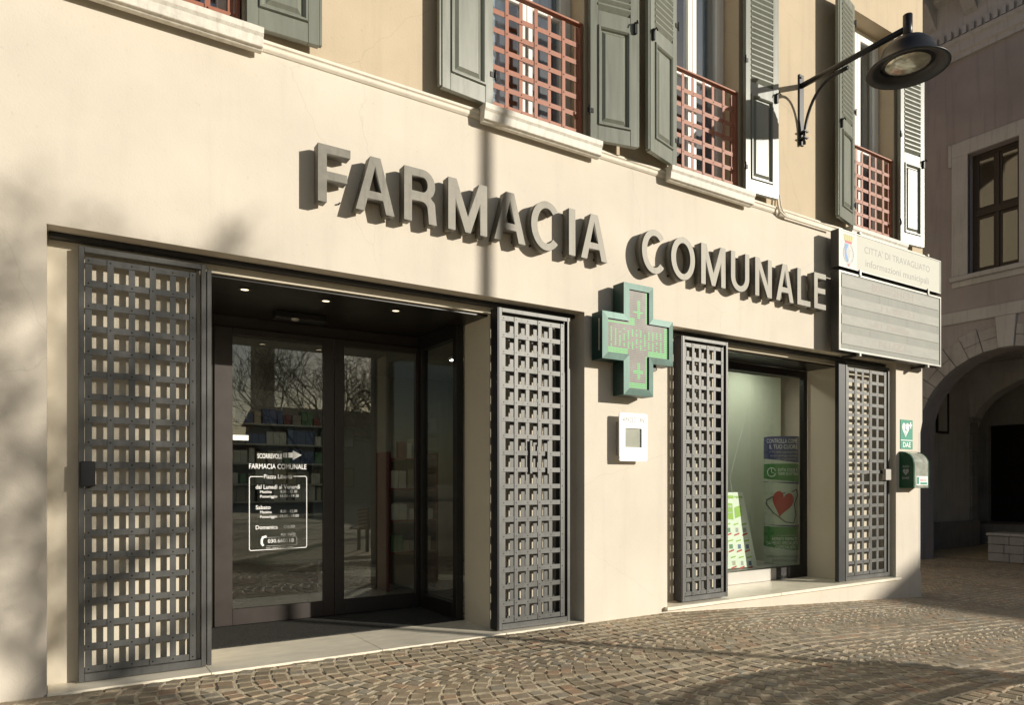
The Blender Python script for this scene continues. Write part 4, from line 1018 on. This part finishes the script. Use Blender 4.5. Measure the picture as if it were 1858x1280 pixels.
# voussoirs
nv = 19
for k in range(nv):
    a0, a1 = 180*k/nv, 180*(k+1)/nv
    key = k == nv//2
    g_ = .55
    ro = AR+(.46 if k % 2 else .40)
    if key: ro = AR+.56; 
    def pt(r, a): return (AC+r*math.cos(R(a)), AZ+r*math.sin(R(a)))
    pr = .07 if key else .035+.01*(k % 2)
    for (ra, rb) in (((AR-.004, ro),) if key or k % 3 == 0 else ((AR-.004, AR+.2), (AR+.205, ro))):
        part('keystone' if key else 'voussoir', MB().prism([pt(ra, a0+g_*.3), pt(ra, a1-g_*.3), pt(rb, a1-g_*.3), pt(rb, a0+g_*.3)], lambda u, v, d: (d, u, v), XR-pr, XR+.12), 'town_trim' if key else 'town_stone', T, bevel=.008)
for side in (-1, 1):                                 # jamb blocks under the springing
    z = ZG
    k = 0
    while z < AZ-.05:
        h_ = min(.40, AZ-z); w_ = .48 if k % 2 else .36; y0_ = AC+side*AR
        part('jamb_block', MB().box(XR-.035, XR+.12, min(y0_-side*.004, y0_+side*w_), max(y0_-side*.004, y0_+side*w_), z+.004, z+h_-.004), 'town_stone', T, bevel=.008); z += h_; k += 1
# window with stone surround
for (wa, wb) in ((WY0, WY1), (9.2, 10.5)):
    sw_ = .28
    f = part('window', MB().box(XR+.16, XR+.24, wa, wa+.07, WZ0, WZ1).box(XR+.16, XR+.24, wb-.07, wb, WZ0, WZ1).box(XR+.16, XR+.24, wa+.07, wb-.07, WZ1-.08, WZ1).box(XR+.16, XR+.24, wa+.07, wb-.07, WZ0, WZ0+.08)
        .box(XR+.15, XR+.23, (wa+wb)/2-.035, (wa+wb)/2+.035, WZ0+.08, WZ1-.08).box(XR+.14, XR+.22, wa+.07, wb-.07, 6.16, 6.28), 'town_wood', T, bevel=.006)
    for ya, yb2 in ((wa+.07, (wa+wb)/2-.035), ((wa+wb)/2+.035, wb-.07)):
        part('pane', MB().box(XR+.185, XR+.191, ya+.035, yb2-.035, 6.33, WZ1-.13), 'glass_door', f); part('pane', MB().box(XR+.185, XR+.191, ya+.035, yb2-.035, WZ0+.13, 6.11), 'glass_door', f)
        part('sash', wall(MB(), ya, yb2, 6.281, WZ1-.081, [(ya+.035, yb2-.035, 6.33, WZ1-.13)], FX, XR+.175, XR+.205), 'town_wood', f)
        part('sash', wall(MB(), ya, yb2, WZ0+.081, 6.159, [(ya+.035, yb2-.035, WZ0+.13, 6.11)], FX, XR+.175, XR+.205), 'town_wood', f)
    part('surround', MB().box(XR-.04, XR+.05, wb, wb+sw_, WZ0, WZ1+.001).box(XR-.04, XR+.05, wa-sw_, wa, WZ0, WZ1+.001).box(XR-.04, XR+.05, wa-sw_, wb+sw_, WZ1+.0015, WZ1+.27)
        .box(XR-.045, XR+.05, wb+sw_+.001, wb+sw_+.06, WZ1-.15, WZ1+.27).box(XR-.045, XR+.05, wa-sw_-.06, wa-sw_-.001, WZ1-.15, WZ1+.27), 'town_trim', f, bevel=.006)
    part('window_sill', MB().box(XR-.10, XR+.16, wa-sw_-.02, wb+sw_+.02, WZ0-.09, WZ0-.002), 'town_trim', f, bevel=.012)
    part('apron', MB().box(XR-.035, XR+.05, wa-sw_, wb+sw_, WZ0-.20, WZ0-.091), 'town_trim', f, bevel=.006)
part('room_back', MB().box(XR+1.6, XR+1.65, YN+.1, YE-.1, 4.3, 9.1), 'room', T)
# cornice with brackets
cprof = [(XR+.2, 9.161), (XR-.06, 9.161), (XR-.06, 9.24), (XR-.10, 9.28), (XR-.10, 9.42), (XR-.14, 9.46), (XR-.16, 9.52), (XR-.06, 9.54), (XR-.06, 10.3), (XR-.20, 10.34), (XR-.22, 10.42), (XR-.70, 10.46), (XR-.72, 10.62), (XR-.80, 10.75), (XR+.2, 10.78)]
part('cornice', MB().prism(cprof, lambda u, v, d: (u, d, v), YN, YE), 'town_trim', T)
y = YN+.3
while y < 13:
    part('cornice_bracket', MB().prism([(XR-.061, 9.9), (XR-.14, 9.95), (XR-.45, 10.28), (XR-.62, 10.32), (XR-.62, 10.455), (XR-.061, 10.455)], lambda u, v, d: (u, d, v), y, y+.22), 'town_trim', T, bevel=.008); y += .72
y = YN+.1
while y < 13:
    part('dentil', MB().box(XR-.13, XR-.059, y, y+.07, 9.56, 9.70), 'town_trim', T); y += .13
part('roof', MB().prism([(XR-.9, 10.78), (XR+10, 10.78), (XR+5, 12.6)], lambda u, v, d: (u, d, v), YN-.3, YE), 'roof_tile', T)
part('south_wall', MB().box(XR+TH+.001, XR+9.5, YN, YN+.5, -.6, 10.77), 'town_stucco', T)
part('north_wall', MB().box(XR+TH+.001, XR+9.5, YE-.5, YE, -.6, 10.77), 'town_stucco', T)
part('east_wall', MB().box(XR+9.5, XR+10, YN, YE, -.6, 10.77), 'town_stucco', T)
part('upper_floor', MB().box(XR+TH+.001, XR+9.49, YN+.51, YE-.51, 4.06, 4.2), 'passage_plaster', T)
# passage behind the arch
PY = 8.52
part('passage_wall', MB().box(XR+TH+.001, XR+4.6, PY, PY+.4, -.6, 4.05), 'passage_plaster', T)
part('passage_plinth', MB().box(XR+TH+.001, XR+4.6, PY-.10, PY-.001, -.6, ZG+.62), 'town_stone', T, bevel=.01)
x = XR+4.3; z = ZG+.62; k = 0
while z < 2.5:
    part('pilaster_block', MB().box(x, x+.30, PY-.06, PY-.001, z+.004, z+.336), 'town_stone', T, bevel=.008); z += .34; k += 1
part('pilaster_capital', MB().box(x-.05, x+.35, PY-.10, PY-.0005, 2.68, 2.80), 'town_trim', T, bevel=.01)
ca = [(PY-1.9+1.9*math.cos(R(a)), 2.35+1.35*math.sin(R(a))) for a in range(0, 181, 9)]
mb = MB()
for k in range(len(ca)-1):
    (y1, z1), (y0_, z0_) = ca[k], ca[k+1]; mb.prism([(y0_, z0_), (y1, z1), (y1, 4.05), (y0_, 4.05)], lambda u, v, d: (d, u, v), XR+4.3, XR+4.7)
part('cross_arch', mb, 'passage_plaster', T)
part('passage_end_wall', wall(MB(), YN+.51, PY+2.5, -.6, 4.05, [(PY-.15, PY+.75, -.7, 2.75)], FX, XR+7.0, XR+7.3), 'passage_plaster', T)
part('passage_door', MB().box(XR+7.12, XR+7.2, PY-.149, PY+.749, -.4, 2.749), 'town_wood', T)
part('passage_side_wall', MB().box(XR+4.6, XR+9.4, PY+2.51, PY+2.9, -.6, 4.05), 'passage_plaster', T)
part('step_block', MB().box(XR+5.2, XR+6.9, PY-1.8, PY+2.4, -.6, ZG+.5), 'town_stone', T, bevel=.01)
ya = WX(1700, 750, XR+2.2)[0]
nbd = thing('notice_board', 'small framed notice board on the dark wall inside the archway', 'notice board', (17.2, PY, 1.9))
nx0, nz0 = WY(1700, 787, PY-.03); nx1, nz1 = WY(1722, 713, PY-.03)
nz0 = WY(1711, 787, PY-.03)[1]; nz1 = WY(1711, 713, PY-.03)[1]
nbd.location = ((nx0+nx1)/2, PY, nz0)
part('frame', wall(MB(), nx0, nx1, nz0, nz1, [(nx0+.06, nx1-.06, nz0+.05, nz1-.05)], FY, PY-.035, PY-.001), 'town_wood', nbd)
part('sheet', MB().box(nx0+.06, nx1-.06, PY-.02, PY-.0015, nz0+.05, nz1-.05), 'passage_plaster', nbd)
# low stone block pier with courses, in front of the passage
bl = thing('stone_bench_block', 'low pale block pier of three stone courses standing in the archway', 'stone block', (15.9, 6.6, ZG))
bxx0, byy = 15.25, 6.66
for r_ in range(3):
    z0_ = ZG+.005+.165*r_; off_ = .0 if r_ % 2 else .22
    y_ = byy
    edges = [byy, byy-.28-off_*.4, byy-.62, byy-1.0, byy-1.4]
    for a, b in zip(edges[:-1], edges[1:]): part('stone', MB().box(bxx0, bxx0+.55, b+.004, a-.004, z0_, z0_+.158), 'town_stone', bl, bevel=.008)
part('coping', MB().box(bxx0-.03, bxx0+.58, byy-1.42, byy+.02, ZG+.50, ZG+.55), 'town_trim', bl, bevel=.01)

# =================================================================== THE SQUARE BEHIND THE CAMERA (seen as shadow and in the glass)
def tree(x, y, h_trunk, spread, top, seed, label, levels=6, twig=.004, rot=0, ell=None, r0=.16, nb=5):
    rd = random.Random(seed)
    t = thing('bare_tree', label, 'tree', (x, y, ground_z(x)-.02), 'bare trees of the square')
    tm = MB(); cm = MB()
    zb = ground_z(x)-.02
    tm.tube([(x, y, zb), (x+.01, y, zb+.15), (x+.03, y-.02, zb+h_trunk*.5), (x, y, zb+h_trunk)], [r0*1.35, r0*1.05, r0*.95, r0*.92], 12)
    def grow(p, d, r, L, lev):
        if ell and lev > 2 and sum(((a-b)/c)**2 for a, b, c in zip(p, *ell)) > 1: return
        pts = [p]; q = p.copy(); dd = d.copy(); n = 3
        for k in range(n):
            dd = (dd+Vector((rd.gauss(0,.13), rd.gauss(0,.13), rd.gauss(.03,.08)))).normalized(); q = q+dd*L/n; pts.append(q.copy())
        cm.tube(pts, [r, r*.9, r*.8, r*.7], 6 if lev < 2 else 3, caps=False)
        if lev >= levels: return
        nch = 3 if lev < 2 else rd.choice((2, 3, 3))
        for k in range(nch):
            base = pts[3] if k == 0 else pts[rd.choice((1, 2, 3))]
            ax = Vector((rd.gauss(0,1), rd.gauss(0,1), rd.gauss(0,.6))).normalized()
            nd = (dd*rd.uniform(.75,1.1)+ax*rd.uniform(.5,.95)+Vector((0,0,.10))).normalized()
            grow(base, nd, max(twig, r*rd.uniform(.52,.7)), L*rd.uniform(.62,.85), lev+1)
    for k in range(nb):
        a = rot+2*math.pi*k/nb+rd.uniform(-.3,.3)
        grow(Vector((x, y, zb+h_trunk-.1*rd.random())), Vector((math.cos(a)*spread, math.sin(a)*spread, rd.uniform(.5,1.0) if k % 2 == 0 or nb == 5 else rd.uniform(1.2, 3))).normalized(), r0*.5, top*.32, 1)
    part('trunk', tm, 'bark', t, smooth=True); part('crown', cm, 'bark', t)
tree(10.0, -8.05, 3.35, 1.0, 4.5, 8, 'bare winter tree right behind the camera whose shadow crosses the left wall', levels=7, twig=.0075, ell=((9.85, -8.05, 5.75), (1.85, 1.85, 2.0)), r0=.16, nb=7)
tree(9.0, -17.2, 2.3, .95, 6.6, 11, 'bare wide-crowned tree mirrored in the left door pane', levels=7, twig=.009)
tree(14.6, -19.5, 2.4, .95, 6.6, 23, 'bare tree mirrored in the right door pane', levels=7, twig=.009)
# pole whose shadow falls between the letters
po = 7.4; pxx, pyy = 2.918+KX*po, D-po
pole = thing('flag_pole', 'slim tall dark metal pole in the square that shadows the sign', 'pole', (pxx, pyy, ground_z(pxx)))
part('shaft', MB().tube([(pxx, pyy, -.4), (pxx, pyy, 3), (pxx, pyy, 6.72)], [.056, .053, .050], 16), 'lamp_black', pole, smooth=True)
part('foot', MB().lathe([(.12, -.1), (.12, .03), (.06, .06), (.052, .3)], (pxx, pyy, ground_z(pxx)), 20), 'lamp_black', pole, smooth=True)
part('finial', MB().lathe([(.044, 0), (.06, .02), (.05, .07), (.001, .10)], (pxx, pyy, 6.72), 16), 'lamp_black', pole, smooth=True)
# slatted bench with a bowed back
bx, by = 4.55, .62; bl_ = 2.1; gz = ground_z(5)
be = thing('slatted_bench', 'slatted wooden bench with a bowed back rail beside the camera', 'bench', (bx+bl_/2, by, gz))
for k in range(6):
    hh = .42+.062*k
    pts = [(bx+bl_*q/12, by-.012*k, gz+hh+.09*math.sin(math.pi*q/12)) for q in range(13)]
    mb = MB()
    for a, b in zip(pts[:-1], pts[1:]): mb.quad((a[0],a[1],a[2]),(b[0],b[1],b[2]),(b[0],b[1],b[2]+.042),(a[0],a[1],a[2]+.042)); mb.quad((a[0],a[1]+.025,a[2]),(b[0],b[1]+.025,b[2]),(b[0],b[1]+.025,b[2]+.042),(a[0],a[1]+.025,a[2]+.042)); mb.quad((a[0],a[1],a[2]+.042),(b[0],b[1],b[2]+.042),(b[0],b[1]+.025,b[2]+.042),(a[0],a[1]+.025,a[2]+.042)); mb.quad((a[0],a[1],a[2]),(b[0],b[1],b[2]),(b[0],b[1]+.025,b[2]),(a[0],a[1]+.025,a[2]))
    part('back_slat', mb, 'bench_wood', be)
for k in range(5): part('seat_slat', MB().box(bx, bx+bl_, by-.50+.095*k, by-.43+.095*k, gz+.40, gz+.425), 'bench_wood', be, bevel=.004)
for xx in (bx+.15, bx+bl_-.2):
    for yy in (by-.48, by-.06): part('leg', MB().box(xx, xx+.05, yy, yy+.05, gz-.02, gz+.399), 'lamp_black', be)
    part('back_post', MB().box(xx, xx+.04, by+.026, by+.05, gz+.40, gz+.82), 'lamp_black', be)
# houses round the square
def house(x0, x1, y0, y1, h_, ridge, label, front=None):
    hgz = -.45
    t = thing('town_house', label, 'house', ((x0+x1)/2, (y0+y1)/2, hgz), 'houses round the square')
    part('wall', MB().box(x0, x1, y0, y1, hgz, h_), 'house_plaster', t)
    if front == 'y': part('roof', MB().prism([(y0-.4, h_), (y1+.4, h_), ((y0+y1)/2, h_+ridge)], lambda u, v, d: (d, u, v), x0-.3, x1+.3), 'roof_tile', t)
    else: part('roof', MB().prism([(x0-.4, h_), (x1+.4, h_), ((x0+x1)/2, h_+ridge)], lambda u, v, d: (u, d, v), y0-.3, y1+.3), 'roof_tile', t)
    if front == 'y':
        x = x0+.9
        while x < x1-1.2:
            z = .9
            while z+1.4 < h_:
                w_ = part('window', MB().box(x, x+.9, y1+.001, y1+.03, z, z+1.4), 'town_wood', t); part('pane', MB().box(x+.08, x+.82, y1+.031, y1+.036, z+.08, z+1.32), 'glass_window', w_); z += 2.9
            x += 2.2
    return t
house(-14, 12, -46, -40, 3.4, 1.0, 'low plastered house opposite with a row of dark windows', 'y')
house(12.4, 30, -45, -38, 5.6, 1.3, 'taller plastered house at the far right corner of the square', 'y')
house(9.7, 14.2, 11.5, 20, 9.0, 1.6, 'unseen house added to block sky light at the north end of the side street', 'x')  # out of view; added to keep sky light off the side street
house(30.4, 40, -60, -9, 8.86, 1.2, 'long house east of the square that shades the side street')
# bell tower
bt = thing('bell_tower', 'tall distant bell tower mirrored as a dark stripe in the door glass', 'tower', (27.6, -104, -.45))
part('shaft', MB().box(26.1, 29.1, -105.5, -102.5, -.45, 30), 'house_plaster', bt)
part('belfry', MB().box(25.9, 29.3, -105.7, -102.3, 30.001, 36), 'house_plaster', bt)
part('spire', MB().prism([(25.7, 36.001), (29.5, 36.001), (27.6, 42)], lambda u, v, d: (u, d, v), -105.5, -102.5), 'roof_tile', bt)
